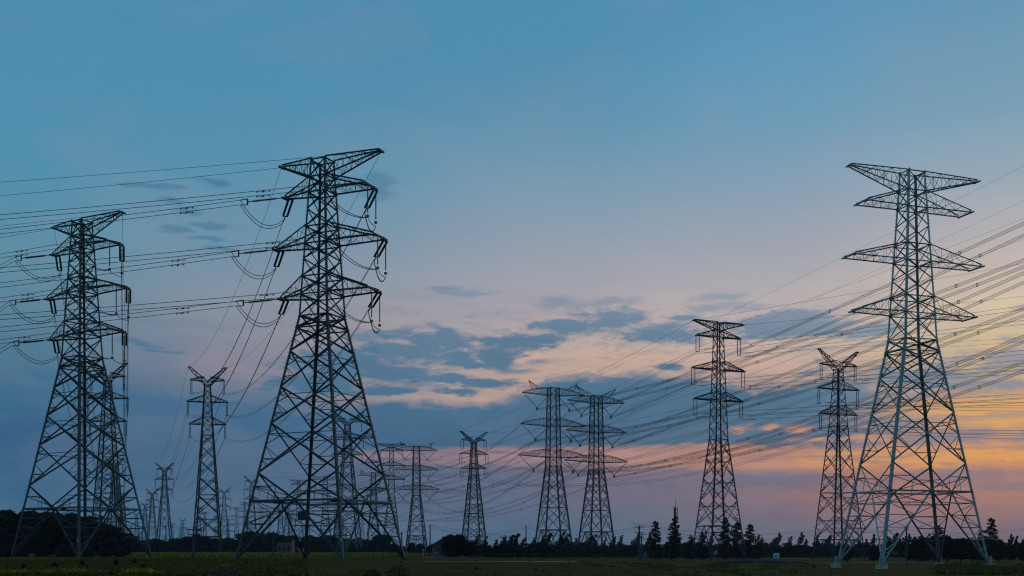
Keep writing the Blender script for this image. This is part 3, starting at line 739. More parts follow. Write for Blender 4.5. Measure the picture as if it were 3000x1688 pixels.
# ---- suspension strings
def add_strings(T, L, r, mname='ceramic', gap=0, arms=None, n=12):
    for k, A in enumerate(T.sp['arms']):
        if arms and k not in arms: continue
        for sg in (-1, 1):
            T.tips[('w', k, sg)] = hang_string(T, T.tips[(k, sg)] + Vector((-sg*.25, 0, -.1)), L, r, mname, n, gap)
def share_strings(src, dst):
    for k, v in src.tips.items():
        if k[0] == 'w': dst.tips[k] = v
add_strings(P_, 3.2, .13, gap=.9, arms=(1, 2, 3)); add_strings(Q_, 3.2, .14, gap=.6); add_strings(K_, 3.3, .17, gap=1.2)
add_strings(G_, 3.0, .15); add_strings(L1_, 3.2, .2, arms=(1, 2, 3), n=6)
def vstrings(T, r):
    for k, A in enumerate(T.sp['arms']):
        L = A['L'][1]
        for sg in (-1, 1):
            y = Vector((sg*(L - 6.4), 0, A['zb'] - 5.2)); a = Vector((sg*(L-.3), 0, A.get('ztip', A['zb']) - .1)); b = Vector((sg*2.7, 0, A['zb'] - .8))
            for p in (a, b):
                mb = MB(); mb.bar(p, p.lerp(y, .12), .12); string_pts(mb, p.lerp(y, .12), p.lerp(y, .93), r, 10, 6); mb.bar(p.lerp(y, .93), y, .12)
                mb.build('insulator_string', M['ceramic'], T.root)
            mb = MB()
            mb.box(y + Vector((0,0,-.3)), .8, .3, .5); mb.box(y + Vector((0,0,-.85)), .55, .4, .75); mb.build('yoke', T.m, T.root)
            T.tips[('w', k, sg)] = y + Vector((0,0,-.9))
vstrings(E_, .17); vstrings(F_, .24); vstrings(H1, .22)

# Y0 and Y1 share one mesh set: hang the strings on each
for T in (Y1, Y0):
    T.tips = dict(T.tips); add_strings(T, 3.0, .13, gap=.35)

# ================================================================== the far towers
def far_spec(sp, t, mname='mid_steel'):
    s_ = dict(sp); s_['t'] = t; s_['far'] = True; s_['tinyparts'] = True; s_['mat'] = M[mname]
    s_['panels'] = [(a, b, 'X' if ty[0] == 'X' else ('X' if ty == 'V' else 'K2')) for a, b, ty in sp['panels']]
    s_['arms'] = [dict(A, n=3 if A['n'] < 8 else 6) for A in sp['arms']]
    return s_
FY = Tower(far_spec(yspec('mid_steel', NEAR_Y, (4.2, 4.2)), (.44, .21, .13))); FP = Tower(far_spec(pspec('mid_steel', NEAR_Y), (.46, .22, .14))); FH = Tower(far_spec(hspec('mid_steel', NEAR_Y), (.66, .32, .19)))
add_strings(FY, 3.2, .2, n=2)
for T, kk in ((FP, (1, 2, 3)),): add_strings(T, 3.2, .2, arms=kk, n=2)
used = set(); HT = {'Y': 51.6, 'P': 56.0, 'H': 68.4}; TM = {'Y': FY, 'P': FP, 'H': FH}
def far_tower(kind, px, ytop, rz, label):
    H = HT[kind]; D = (H - CH) * F / (HZ - ytop); x, y = at(px, D)
    T = TM[kind]
    if kind in used: T = T.clone(x, y, rz)
    else: used.add(kind); T.place(x, y, rz)
    T.tips = dict(T.tips); tag(T.root, label, 'pylon', 'transmission towers'); return T
fy2 = far_tower('Y', 482, 1358, .1, 'small Y headed pylon just left of the dark pylon between the two big left ones')
fy3 = far_tower('Y', 446, 1434, .1, 'smaller fainter Y headed pylon left of the small Y headed one by the treetops')
fy4 = far_tower('Y', 336, 1343, .05, 'Y headed pylon half hidden behind the right leg of the leftmost dark pylon')
fy5 = far_tower('Y', 360, 1437, .05, 'small Y headed pylon lower down behind the right leg of the leftmost dark pylon')
fy9 = far_tower('Y', 737, 1396, .3, 'faint Y headed pylon behind the left leg of the tallest dark pylon')
FH2 = far_tower('H', 1094, 1385, .25, 'faint wide armed pylon seen inside the right leg of the tallest dark pylon')
FH3 = far_tower('H', 953, 1397, .2, 'faint wide armed pylon behind the front leg of the tallest dark pylon')
FP2 = far_tower('P', 875, 1407, .15, 'faint flat topped pylon in the middle of the tallest dark pylon')
rest = [('Y',657,1429,.2,'faint Y headed pylon just right of the dark pylon between the big left ones'),('Y',535,1519,.1,'tiny Y headed pylon over the treeline left of the roadside pole with a T top'),
 ('Y',505,1531,.1,'tiny faint Y headed pylon right of the small Y headed pair'),('Y',583,1481,.2,'faint Y headed pylon seen through the dark pylon between the big left ones'),
 ('P',718,1472,.1,'faint flat topped pylon touching the outer left leg of the tallest dark pylon'),('H',693,1487,.2,'faint wide armed pylon left of the tallest dark pylon'),
 ('H',822,1457,.3,'faint wide armed pylon over the pink house ruin'),('H',765,1487,.25,'faint wide armed pylon under the left end of the big lattice beam'),('H',840,1468,.3,'second faint wide armed pylon over the pink house ruin'),
 ('P',600,1500,.1,'faint flat topped pylon seen through the right legs of the dark Y headed pylon'),('Y',425,1470,.1,'faint Y headed pylon close to the foot of the leftmost dark pylon'),('Y',400,1500,.0,'tiny Y headed pylon just right of the leftmost dark pylon'),
 ('P',640,1512,.3,'tiny flat topped pylon in the crowd right of the dark Y headed pylon'),('H',668,1520,.5,'tiny wide armed pylon low in the crowd right of the dark Y headed pylon'),('P',551,1552,.2,'tiny flat topped pylon just over the treetops left of the T topped pole'),
 ('P',527,1549,.1,'tiny flat topped pylon under the tiny Y headed one'),('H',903,1500,.1,'faint wide armed pylon in the lower middle of the big lattice'),('P',790,1508,.2,'tiny flat topped pylon above the dark trees by the pink ruin'),
 ('Y',850,1500,.4,'tiny Y headed pylon above the dark trees by the pink ruin'),('H',985,1470,.15,'faint wide armed pylon right of the front leg of the big lattice'),('P',1062,1500,.2,'tiny flat topped pylon over the dark trees right of the big lattice'),
 ('H',630,1545,.4,'tiniest wide armed pylon on the horizon right of the dark Y headed pylon'),('H',735,1530,.2,'tiny wide armed pylon above the trees inside the left foot of the big lattice'),('Y',383,1535,.1,'tiniest Y headed pylon beside the foot of the leftmost dark pylon'),
 ('P',408,1545,.1,'tiniest flat topped pylon on the horizon right of the leftmost dark pylon'),('H',575,1540,.3,'tiny wide armed pylon behind the foot of the dark Y headed pylon'),('P',1005,1520,.3,'tiny flat topped pylon over the trees right of the blue notice')]
FAR = [far_tower(*a) for a in rest]

# ================================================================== conductors
def tipw(T, k, sg): return T.W(T.tips[('w', k, sg)])
def tipe(T, sg):
    return T.W(T.tips[('e', sg)] if ('e', sg) in T.tips else T.tips[(0, sg)])
bk = {}
for k in (1, 2, 3):
    for sg in (-1, 1): bk[(k, sg)] = tipw(Y1, k-1, sg)
tension_tower_lines(B, 'tallest dark pylon', {(1,1): 629, (1,-1): 671, (2,1): 784, (2,-1): 828, (3,1): 922, (3,-1): 958}, bk, (-330, 165, 44), 6)
bk = {}
for k in (1, 2, 3):
    for sg in (-1, 1): bk[(k, sg)] = tipw(Y0, k-1, sg)
tension_tower_lines(A_, 'leftmost dark pylon', {(1,1): 743, (1,-1): 776, (2,1): 872, (2,-1): 902, (3,1): 994, (3,-1): 1022}, bk, (-360, 190, 44), 6)
for T, nm, ys, Tb in ((B, 'tallest dark pylon', (574, 534), Y1), (A_, 'leftmost dark pylon', (697, 663), Y0)):
    for sg, ye in ((-1, ys[0]), (1, ys[1])):
        sd = 'lower left' if sg < 0 else 'upper right'
        p = T.W(T.tips[(0, sg)]); q = Vector((-340, p.y + 18, p.z - 1)); gw(p, q, solve_sag(p, q, 0, ye), f'thin earth wire running left from the {sd} top tip of the {nm}', f'earth wires of the {nm}', .03)
        gw(p, tipe(Tb, sg), 5.5, f'thin earth wire dropping away behind from the {sd} tip of the {nm}', f'earth wires of the {nm}', .03)
an3 = ('top', 'middle', 'lowest')
def link(T1, T2, ks1, ks2, n, r, sag, nm, sides=(-1, 1), **kw):
    for i, (k1, k2) in enumerate(zip(ks1, ks2)):
        for sg in sides:
            bundle(tipw(T1, k1, sg), tipw(T2, k2, sg), sag, n, r, f'{"twin wires" if n == 2 else "bundled wires" if n > 2 else "wire"} from the {"left" if sg < 0 else "right"} {an3[i]} arm of the {nm}', f'conductors {nm}', **kw)
    for sg in sides:
        gw(tipe(T1, sg), tipe(T2, sg), sag*.8, f'thin earth wire from the {"left" if sg < 0 else "right"} tip of the {nm}', f'earth wires {nm}', .035)
share_strings(FY, fy2)
for t_ in [fy2, fy3, fy4, fy5, fy9] + FAR: pass
link(Y1, fy2, (0,1,2), (0,1,2), 2, .034, 9, 'dark Y headed pylon, to the distance', spread=.5)
link(Y0, fy4, (0,1,2), (0,1,2), 2, .034, 9, 'Y headed pylon behind the leftmost one', spread=.5)
link(fy2, fy3, (0,1,2), (0,1,2), 1, .06, 8, 'small Y headed pylon, to the distance')
link(P_, L1_, (1,2,3), (1,2,3), 2, .04, 9, 'flat topped conifer-row pylon towards the left', spread=.6)
link(Q_, K_, (0,1,2), (0,1,2), 2, .04, 8, 'Y headed pylon beside pale one, leftward', spread=.6)
link(K_, fy9, (0,1,2), (0,1,2), 1, .055, 9, 'Y headed pylon beside the brick house')
link(L1_, FP2, (1,2,3), (1,2,3), 1, .06, 9, 'flat topped pylon at the big leg')
for T1, T2, nm in ((E_, H1, 'left wide armed pylon'), (F_, FH2, 'right wide armed pylon')):
    vt = T2.tips
    for k in range(3):
        for sg in (-1, 1):
            if ('w', k, sg) not in T2.tips: T2.tips[('w', k, sg)] = Vector((sg*(T2.sp['arms'][k]['L'][1]-6.4), 0, T2.sp['arms'][k]['zb']-6))
    link(T1, T2, (0,1,2), (0,1,2), 4, .036, 13, nm + ', leftward', spread=.42, spacers=6)
for T1, T2, nm in ((H1, FH3, 'wide armed pylon left of the house'), (FH2, FAR[6], 'faint wide armed pylon inside the lattice')):
    for T in (T2,):
        for k in range(3):
            for sg in (-1, 1): T.tips[('w', k, sg)] = Vector((sg*(T.sp['arms'][k]['L'][1]-6.4), 0, T.sp['arms'][k]['zb']-6))
    link(T1, T2, (0,1,2), (0,1,2), 1, .08, 12, nm)
# to the right edge
def right_lines(T, nm, rows, Dend, xend, slope, n, r, **kw):
    for i, (k, sg, ye) in enumerate(rows):
        p = tipw(T, k, sg) if k != 'e' else tipe(T, sg)
        px, py = proj(p); De = Dend + (p.y - T.y)
        q = hpt(xend, ye + slope*(xend-3000)*.85, De)
        sag = solve_sag(p, q, 3000, ye)
        tries = 0
        while sag < .6 and tries < 60: q.z += .8; sag = solve_sag(p, q, 3000, ye); tries += 1
        while sag > 22 and tries < 120: q.z -= .8; sag = solve_sag(p, q, 3000, ye); tries += 1
        side = 'left' if sg < 0 else 'right'
        if k == 'e': gw(p, q, sag, f'thin earth wire rightward from the {side} tip of the {nm}', f'earth wires {nm} right', .03)
        else:
            j = [k_ for k_ in (0,1,2,3) if any(rr[0] == k_ for rr in rows)].index(k)
            bundle(p, q, sag, n, r, f'{"twin" if n == 2 else "six bundled"} wires rightward from the {side} {an3[j]} arm of the {nm}', f'conductors {nm} right', **kw)
right_lines(P_, 'flat topped conifer-row pylon', [('e',-1,772),('e',1,868),(1,-1,901),(1,1,944),(2,-1,1032),(2,1,1060),(3,-1,1160),(3,1,1174)], 225, 4400, -.05, 2, .042, spread=.85, dampers=(2, 3))
right_lines(Q_, 'Y headed pylon beside pale one', [('e',-1,990),('e',1,1002),(0,-1,1078),(0,1,1090),(1,-1,1184),(1,1,1200),(2,-1,1266),(2,1,1282)], 250, 4400, -.03, 2, .042, spread=.75, dampers=(2, 3))
right_lines(F_, 'right wide armed pylon', [('e',-1,486),('e',1,588),(0,-1,655),(0,1,690),(1,-1,800),(1,1,828),(2,-1,985),(2,1,1000)], 190, 4300, -.55, 6, .034, spread=.40, spacers=7)
right_lines(E_, 'left wide armed pylon', [('e',-1,640),('e',1,700),(0,-1,762),(0,1,782),(1,-1,905),(1,1,925),(2,-1,1062),(2,1,1088)], 200, 4300, -.50, 6, .034, spread=.40, spacers=7)

# ================================================================== trees
def leaf_cards(mb, c_, rad, n, size, rng, flat=1.0):
    for _ in range(n):
        while True:
            d = Vector((rng.uniform(-1,1), rng.uniform(-1,1), rng.uniform(-1,1)))
            if d.length <= 1: break
        p = Vector(c_) + Vector((d.x*rad[0], d.y*rad[1], d.z*rad[2]))
        a = Vector((rng.gauss(0,1), rng.gauss(0,1), rng.gauss(0,1)*flat)).normalized(); b = a.orthogonal().normalized()
        b = (b + a.cross(b)*rng.uniform(-1,1)).normalized(); s_ = size*rng.uniform(.6, 1.3)
        mb.raw([p - a*s_, p - b*s_*.55, p + a*s_, p + b*s_*.6], [(0,1,2,3)])
def tree_broad(seed, H=8.0, Wd=7.0, low=.12, leafm='leaf_dark', name='broadleaf_tree'):
    rng = random.Random(seed); root = empty(name); cr = MB(); tk = MB()
    tk.tube([(0,0,-.3),(.1,.05,H*.2),(.05,-.1,H*.45),(.2,0,H*.7)], [.28,.22,.16,.07], 7)
    for i in range(26):
        a = rng.uniform(0, 6.28); f = rng.random(); z = H*(low + (1-low)*f*.93); env = math.sin(math.pi*min(1, (f*.78+.2)))**.7
        r_ = Wd/2*env*rng.uniform(.3, .95); c_ = Vector((math.cos(a)*r_, math.sin(a)*r_, z)); q = rng.uniform(.55, 1.15)*Wd*.14
        leaf_cards(cr, c_, (q*1.3, q*1.3, q*.95), 150, .25, rng)
        tk.tube([(0,0,z*.55), (c_.x*.5, c_.y*.5, z*.8), tuple(c_)], [.09,.06,.02], 5)
    for i in range(14):
        a = rng.uniform(0, 6.28); r_ = Wd/2*rng.uniform(.8, 1.05); z = H*rng.uniform(.3, .92); leaf_cards(cr, (math.cos(a)*r_*.8, math.sin(a)*r_*.8, z), (.45,.45,.35), 34, .17, rng)
    for i in range(9): leaf_cards(cr, (0,0,H*(.16+.08*i)), (Wd*.34, Wd*.34, H*.09), 120, .42, rng)
    tk.build('trunk', M['bark'], root); cr.build('crown', M[leafm], root); return root
def tree_poplar(seed, H=7.0, lean=.12, name='poplar_tree'):
    rng = random.Random(seed); root = empty(name); cr = MB(); tk = MB()
    tk.tube([(0,0,-.3),(lean*H*.1,0,H*.3),(lean*H*.4,0,H*.65),(lean*H,0,H)], [.11,.09,.06,.02], 6)
    n = 15
    for i in range(n):
        f = i/(n-1); z = H*(.26 + .72*f); w_ = H*.105*(1-abs(f-.45)*1.1)*rng.uniform(.5, 1.35) + .16; x = lean*H*f**1.6
        for sg in (-1, 1):
            if rng.random() < .28: continue
            q = w_*rng.uniform(.5, 1)
            c_ = (x + sg*q*.75 + .2*f, rng.uniform(-.6,.6)*w_, z + rng.uniform(-.15,.25)); leaf_cards(cr, c_, (q*.8, q*.8, q*.6 + .14), 60, .21, rng)
            tk.tube([(x,0,z-.4), c_], [.03,.012], 4)
    tk.build('trunk', M['bark'], root); cr.build('crown', M['leaf_dark'], root); return root
def tree_conifer(seed, H=11.0, Wd=4.6, lean=.03, name='conifer_tree'):
    rng = random.Random(seed); root = empty(name); cr = MB(); tk = MB()
    tk.tube([(0,0,-.3),(lean*H*.3,0,H*.5),(lean*H,0,H*.98)], [.2,.13,.03], 6)
    n = 34
    for i in range(n):
        f = i/(n-1); z = H*(.07 + .92*f); env = Wd/2*((1-f)**.42)*(.74+.28*min(1, f*6))*rng.uniform(.86, 1.14) + .12
        for j in range(max(2, int(6*(1-f)+1))):
            a = rng.uniform(0, 6.28); r_ = env*rng.uniform(.35, 1.12); x0 = lean*H*f; c_ = Vector((x0+math.cos(a)*r_*.8, math.sin(a)*r_*.8, z - r_*.10)); q = .18 + env*.24*rng.uniform(.6,1.2)
            leaf_cards(cr, c_, (q*1.15, q*1.15, q*.55), 46, .21, rng, .8); tk.tube([(x0,0,z), tuple(c_)], [.035,.012], 4)
    tk.build('trunk', M['bark'], root); cr.build('crown', M['leaf_dark'], root); return root
def tree_shrub(seed, H=3.4, Wd=3.4, leafm='leaf_dark', name='bush'):
    rng = random.Random(seed); root = empty(name); cr = MB(); tk = MB()
    tk.tube([(0,0,-.2),(0,0,H*.6)], [.08,.03], 5)
    for i in range(13):
        a = rng.uniform(0, 6.28); f = rng.random(); r_ = Wd/2*rng.uniform(.1, .85)*(1-f*.5); q = rng.uniform(.3,.62)
        c_ = (math.cos(a)*r_, math.sin(a)*r_, H*(.10+.78*f)); leaf_cards(cr, c_, (q,q,q*.85), 74, .14, rng); tk.tube([(0,0,.1), c_], [.03,.01], 4)
    leaf_cards(cr, (0,0,H*.38), (Wd*.40,Wd*.40,H*.36), 620, .24, rng)
    tk.build('trunk', M['bark'], root); cr.build('crown', M[leafm], root); return root
protos = {'broad': [tree_broad(1), tree_broad(2, 7.5, 7.6), tree_broad(3, 8.4, 6.2)], 'poplar': [tree_poplar(11), tree_poplar(12, 7.4, .16), tree_poplar(13, 6.4, .2), tree_poplar(14, 7, .05), tree_poplar(15, 6.7, .14)],
          'conifer': [tree_conifer(21), tree_conifer(22, 11, 4.2, .10), tree_conifer(23, 11, 5.0, 0)], 'shrub': [tree_shrub(31), tree_shrub(32, 3.6, 3.0), tree_shrub(33, 3.0, 3.8)]}
HP = {'broad': (8.0,7.5,8.4), 'poplar': (7.0,7.4,6.4,7.0,6.7), 'conifer': (11,11,11), 'shrub': (3.4,3.6,3.0)}
pused = set(); rng = random.Random(5)
def put_tree(kind, px, ytop, D, label, cat, group, wide=1.0, i=None):
    i = rng.randrange(len(protos[kind])) if i is None else i
    p = gpt(px, D); H = (CH + (HZ-ytop)/F*D) - p.z; s_ = H/HP[kind][i]
    src = protos[kind][i]
    o = copy_tree(src) if (kind, i) in pused else src
    pused.add((kind, i)); o.location = p; o.scale = (s_*wide, s_*wide, s_)
    o.rotation_euler = (0, 0, rng.uniform(0, 6.28) if kind in ('broad', 'shrub') else rng.uniform(-.5, .5)); tag(o, label, cat, group); return o
# the black clump at the left edge
for j, (px, yt) in enumerate([(-28,1497),(28,1492),(78,1490),(128,1492),(172,1500),(214,1503),(258,1512),(300,1530),(338,1552),(362,1578)]):
    put_tree('broad', px, yt, 205 + (j % 3)*7, f'{nth(j)} tree from the left in the black clump behind the leftmost pylon', 'tree', 'black tree clump at the left edge', 1.35)
for j, (px, yt) in enumerate([(5,1590),(60,1598),(120,1595),(190,1592),(250,1598),(310,1602),(350,1600)]):
    put_tree('shrub', px, yt, 198, f'{nth(j)} low bush from the left under the black clump of trees', 'bush', 'bushes under the clump', 1.7)
j = 0; px = 378
while px < 1128:
    yt = 1576 + 8*math.sin(px*.031) + 5*math.sin(px*.11) + rng.uniform(-6,6) - (9 if 700 < px < 860 or 1030 < px < 1120 else 0)
    put_tree('broad', px, yt, rng.uniform(395, 430), f'{nth(j)} round dark tree from the left in the row behind the bright crop', 'tree', 'row of trees behind the crop', 1.7)
    px += rng.uniform(25, 36); j += 1
j = 0
for px in range(385, 1130, 34):
    put_tree('shrub', px + rng.uniform(-6,6), 1599 + rng.uniform(-4,3), 385, f'{nth(j)} low bush from the left along the far edge of the bright crop', 'bush', 'bushes along the crop edge', 2.6); j += 1
# by the brick house
for j, (px, yt, D, wd) in enumerate([(1336,1564,180,1.35),(1376,1584,178,1.15),(1314,1578,176,1.0)]):
    put_tree('broad', px, yt, D, ['big bushy tree hiding the right half of the brick house', 'smaller bushy tree right of the one hiding the brick house', 'dense round tree just in front of the brick house gable'][j], 'tree', 'trees by the brick house', wd)
for j, (px, yt) in enumerate([(1150,1592),(1176,1598),(1205,1588),(1232,1592),(1258,1600),(1268,1592)]):
    put_tree('broad', px, yt, 330, f'{nth(j)} dark tree from the left between the big pylon foot and the brick house', 'tree', 'trees left of the brick house', 1.3)
# wind blown poplar hedge on the right
j = 0; px = 1392
while px < 2790:
    if not (1895 < px < 1985 or 2085 < px < 2225):
        put_tree('poplar', px, 1568 + rng.uniform(-6, 13), Dbase(px, rng.uniform(1629, 1632)), f'{nth(j)} thin wind-blown poplar from the left in the long hedge row', 'tree', 'thin poplars in the hedge row', rng.uniform(.8, 1.25)); j += 1
    px += rng.choice((15, 22, 26, 33, 38))*1.0
j = 0; px = 1388
while px < 2720:
    put_tree('shrub', px, 1591 + rng.uniform(-5,6), Dbase(px, rng.uniform(1628.5, 1632.5)), f'{nth(j)} dense dark bush from the left under the thin poplars', 'bush', 'bushes in the hedge row', rng.uniform(1.2, 1.8))
    px += rng.uniform(17, 25); j += 1
for j, (px, yt, D, i, wd) in enumerate([(1920,1527,262,2,.95),(1966,1513,262,1,.9),(2022,1568,270,0,1.1),(2056,1562,262,0,1.15),(2123,1517,268,0,.8),(2160,1531,272,2,.95),(2198,1536,266,2,.95),(2216,1566,280,1,.9),(2904,1518,240,2,.95),(2748,1540,240,0,1.2),(2868,1552,236,1,1.0)]):
    put_tree('conifer', px, yt, D, ['tall conifer right of the twin roadside poles', 'tall leaning conifer in front of the thin radio mast', 'short conifer left of the flat topped grey pylon', 'stout short conifer inside the left leg of the flat topped pylon',
        'tall slim conifer behind the middle of the flat topped pylon', 'broad conifer behind the right leg of the flat topped pylon', 'conifer just right of the flat topped pylon', 'small conifer leaning on the right side of the last tall one',
        'tall tree standing alone over the bushes right of the pale pylon', 'dark tree seen through the right rear leg of the pale pylon', 'dark tree just behind the right foot of the pale pylon'][j], 'tree', 'tall conifers', wd*1.08, i)
for j, (px, yt) in enumerate([(2560,1598),(2700,1572),(2735,1568),(2775,1570),(2815,1572),(2850,1575),(2890,1572),(2925,1580),(2962,1592),(3000,1582),(2480,1592),(2668,1590)]):
    put_tree('broad', px, yt, 226 + 5*(j % 3), f'{nth(j)} dark bushy tree in the thicket behind the pale pylon' if j < 10 else ['dark bush between the feet of the two right pylons', 'low bush at the left end of the thicket'][j-10], 'tree', 'thicket behind the pale pylon', 1.05)
for j, px in enumerate((2952, 2970, 2990, 2640, 2600)):
    put_tree('poplar', px, 1568 + 4*j % 9, 250, f'{nth(j)} thin sapling near the right edge beyond the thicket', 'tree', 'saplings by the right edge')
# far woods on the skyline
def wood(name, x0, x1, D, hpx, m, spiky, kindlabel, seed):
    rg = random.Random(seed); mb = MB(); px = x0
    while px < x1:
        p = gpt(px, D + rg.uniform(-40, 40)); H = (hpx*rg.uniform(.6, 1.1))/F*D + 2; p.z -= .5
        if spiky:
            for k in range(7): leaf_cards(mb, p + Vector((0,0,H*(.1+.13*k))), (H*.16*(1-k/7.5), 1, H*.09), 16, H*.055, rg)
        else:
            for k in range(5): leaf_cards(mb, p + Vector((rg.uniform(-.3,.3)*H, 0, H*(.1+.17*k))), (H*.42, 2, H*.12), 22, H*.06, rg)
        px += hpx*(.45 if spiky else .6)*rg.uniform(.7,1.2)
    o = mb.build(name, m); tag(o, kindlabel, 'woodland', kind='stuff')
wood('far_woodland', 1150, 3040, 900, 9, M['leaf_far'], False, 'far-off dark line of woods on the skyline right of the brick house', 1)
wood('conifer_wood', 2290, 2460, 620, 17, M['leaf_far'], True, 'bluish far-off conifer wood behind the hedge row', 2)
wood('conifer_plantation', 2600, 2680, 620, 15, M['leaf_far'], True, 'small bluish conifer plantation seen through the pale pylon', 3)
wood('left_woodland', -60, 1150, 1300, 7, M['leaf_far'], False, 'far-off dark line of woods on the skyline behind the left trees', 4)

# ================================================================== crop, weeds, undergrowth (nobody could count these)
def scatter(name, n, region, hgt, m, label, seed, width=.25, cat='grass', dens=None):
    """upright leafy tufts on the ground; region gives (photo x, distance)"""
    rg = random.Random(seed); mb = MB(); k = 0
    while k < n:
        px, D = region(rg)
        if dens is not None and rg.random() > dens(px, D): continue
        p = gpt(px, D); h_ = hgt*rg.uniform(.45, 1.25); k += 1
        for _ in range(3):
            a = rg.uniform(0, 3.14); d = Vector((math.cos(a), math.sin(a), 0))*width*rg.uniform(.5, 1.2); t = Vector((rg.uniform(-.4,.4), rg.uniform(-.4,.4), 1))*h_
            q = p + Vector((rg.uniform(-.2,.2), rg.uniform(-.2,.2), -.03))
            mb.raw([q - d*.4, q + d*.4, q + t*.6 + d, q + t, q + t*.6 - d], [(0,1,2,3,4)])
    o = mb.build(name, m); tag(o, label, cat, kind='stuff')
def uD(rg, d0, d1): return d0*d1/(d1 - rg.random()*(d1-d0)) if False else 1/(1/d1 + rg.random()*(1/d0-1/d1))
scatter('crop_leaves', 15000, lambda r: (r.uniform(300, 1290), uD(r, 205, 380)), .42, M['crop'], 'bright yellow-green low crop in a strip before the left trees', 1, .3, 'crop',
        lambda px, D: (1 if px > 395 else .3)*max(.03, min(1, (1280-px)/420)))
nz = lambda px, D, s_=9: .5 + .9*noise.noise(Vector((px/60., D/s_, 3)))
scatter('weeds', 15000, lambda r: (r.uniform(-40, 900) - r.random()**3*300, uD(r, 57, 150)), .24, M['weed'], 'tangle of low weeds covering the ground at the lower left', 2, .11, 'weeds', nz)
scatter('meadow_grass', 9000, lambda r: (r.uniform(700, 3040), uD(r, 57, 200)), .07, M['weed'], 'short mown meadow grass across the lower middle and right', 3, .06, 'grass', lambda px, D: .35*nz(px, D, 14))
scatter('yellow_weeds', 420, lambda r: (r.choice((r.gauss(425, 22), r.gauss(95, 60), r.gauss(140, 70))), r.choice((60, 61, 150, 155))*r.uniform(.98, 1.04)), .35, M['weed_y'], 'yellowish flowering weeds in patches at the lower left', 4, .2, 'weeds')
scatter('thicket_weeds', 4200, lambda r: (2740 + 300*r.random()**.6, uD(r, 112, 165)), .55, M['weed'], 'leafy green weeds round the right foot of the pale pylon', 5, .2, 'weeds')
scatter('hedge_undergrowth', 5000, lambda r: (lambda px: (px, Dbase(px, r.uniform(1629, 1634))))(r.uniform(1380, 2740)), .8, M['leaf_mid'], 'tall rough grass along the foot of the long hedge row', 6, .3, 'undergrowth')
scatter('rough_grass', 3500, lambda r: ((1700+2400)/2 + 130*r.gauss(0,1), 150 + 18*r.gauss(0,1)), .2, M['weed'], 'rough darker grass in the meadow below the flat topped pylon', 7, .16, 'grass', lambda px, D: max(0, noise.noise(Vector((px/90., D/12., 8))))*2)

# paths and earth
strip('farm_path', gline(2275, 1650, 2840, 1650), 1.1, M['path'])
strip('field_path', gline(1236, 1646.5, 1700, 1647.5), .9, M['path'], .07)
strip('far_path', gline(1235, 1634, 1420, 1634), 2.0, M['path'], .07)
strip('right_path', gline(2150, 1638, 2380, 1637), 1.2, M['path'], .07)
def heap(name, px, y, wpx, hpx, m, label, cat, seed, lump=.35, rows=9, straw=None):
    D = Dbase(px, y); p = gpt(px, D); wd = wpx/F*D; h_ = hpx/F*D; mb = MB(); n = 30
    for j in range(rows+1):
        f = j/rows
        for i in range(n):
            a = 2*math.pi*i/n; rr = (1-f)**.8
            q = Vector((math.cos(a)*wd/2*rr, math.sin(a)*wd/2*.7*rr, h_*math.sin(f*math.pi/2)))
            nn = noise.noise(q*2.2/max(.5, h_) + Vector((seed,0,0))); q *= 1 + lump*nn; q.z = max(-.15, q.z - (.12 if j == 0 else 0)); mb.v.append(q)
    for j in range(rows):
        for i in range(n): mb.f.append((j*n+i, j*n+(i+1)%n, (j+1)*n+(i+1)%n, (j+1)*n+i))
    mb.f.append(tuple(rows*n+i for i in range(n)))
    if straw:
        root = empty(name, p); o = mb.build('core', m, root); rg = random.Random(seed); sb = MB()
        for _ in range(900):
            v = mb.v[rg.randrange(len(mb.v)-n)]; a = Vector((rg.gauss(0,1), rg.gauss(0,1), rg.gauss(0,.7))).normalized()*rg.uniform(.12,.4); sb.bar(v - a*.5, v + a*.5, .025)
        sb.build('stalks', straw, root)
    else: root = mb.build(name, m, None, p)
    tag(root, label, cat); return root
heap('straw_heap', 657, 1694, 96, 33, M['berm'], 'brown heap of dead stalks at the bottom edge left of the big pylon feet', 'heap', 3, straw=M['straw'])
heap('straw_heap', 1166, 1694, 76, 30, M['berm'], 'pointed brown heap of dead stalks at the bottom edge under the big pylon', 'heap', 5, straw=M['straw'])
heap('straw_heap', 1090, 1690, 60, 16, M['berm'], 'low brown heap of dead stalks just left of the pointed one', 'heap', 8, straw=M['straw'])
heap('soil_bank', 2222, 1651, 300, 9, M['soil'], 'long low black bank of soil beside the pale path', 'bank', 11, .25)
heap('soil_bank', 2665, 1632, 120, 30, M['berm'], 'brown earth bank left of the dark thicket', 'bank', 12, .2)
heap('soil_bank', 2900, 1668, 330, 14, M['berm'], 'low brown bank of earth at the right edge under the weeds', 'bank', 13, .3)
for j, (px, y, w_) in enumerate([(1570,1671,26),(1395,1668,30),(1175,1651,22),(70,1672,30),(160,1668,34),(395,1655,36),(340,1660,28),(420,1672,30),(240,1662,22)]):
    put_tree('shrub', px, y - (22 if j > 2 else 7), Dbase(px, y), f'{nth(j)} low dark bush scattered over the foreground meadow', 'bush', 'scattered low bushes', 1.5 if j < 3 else 1.0)

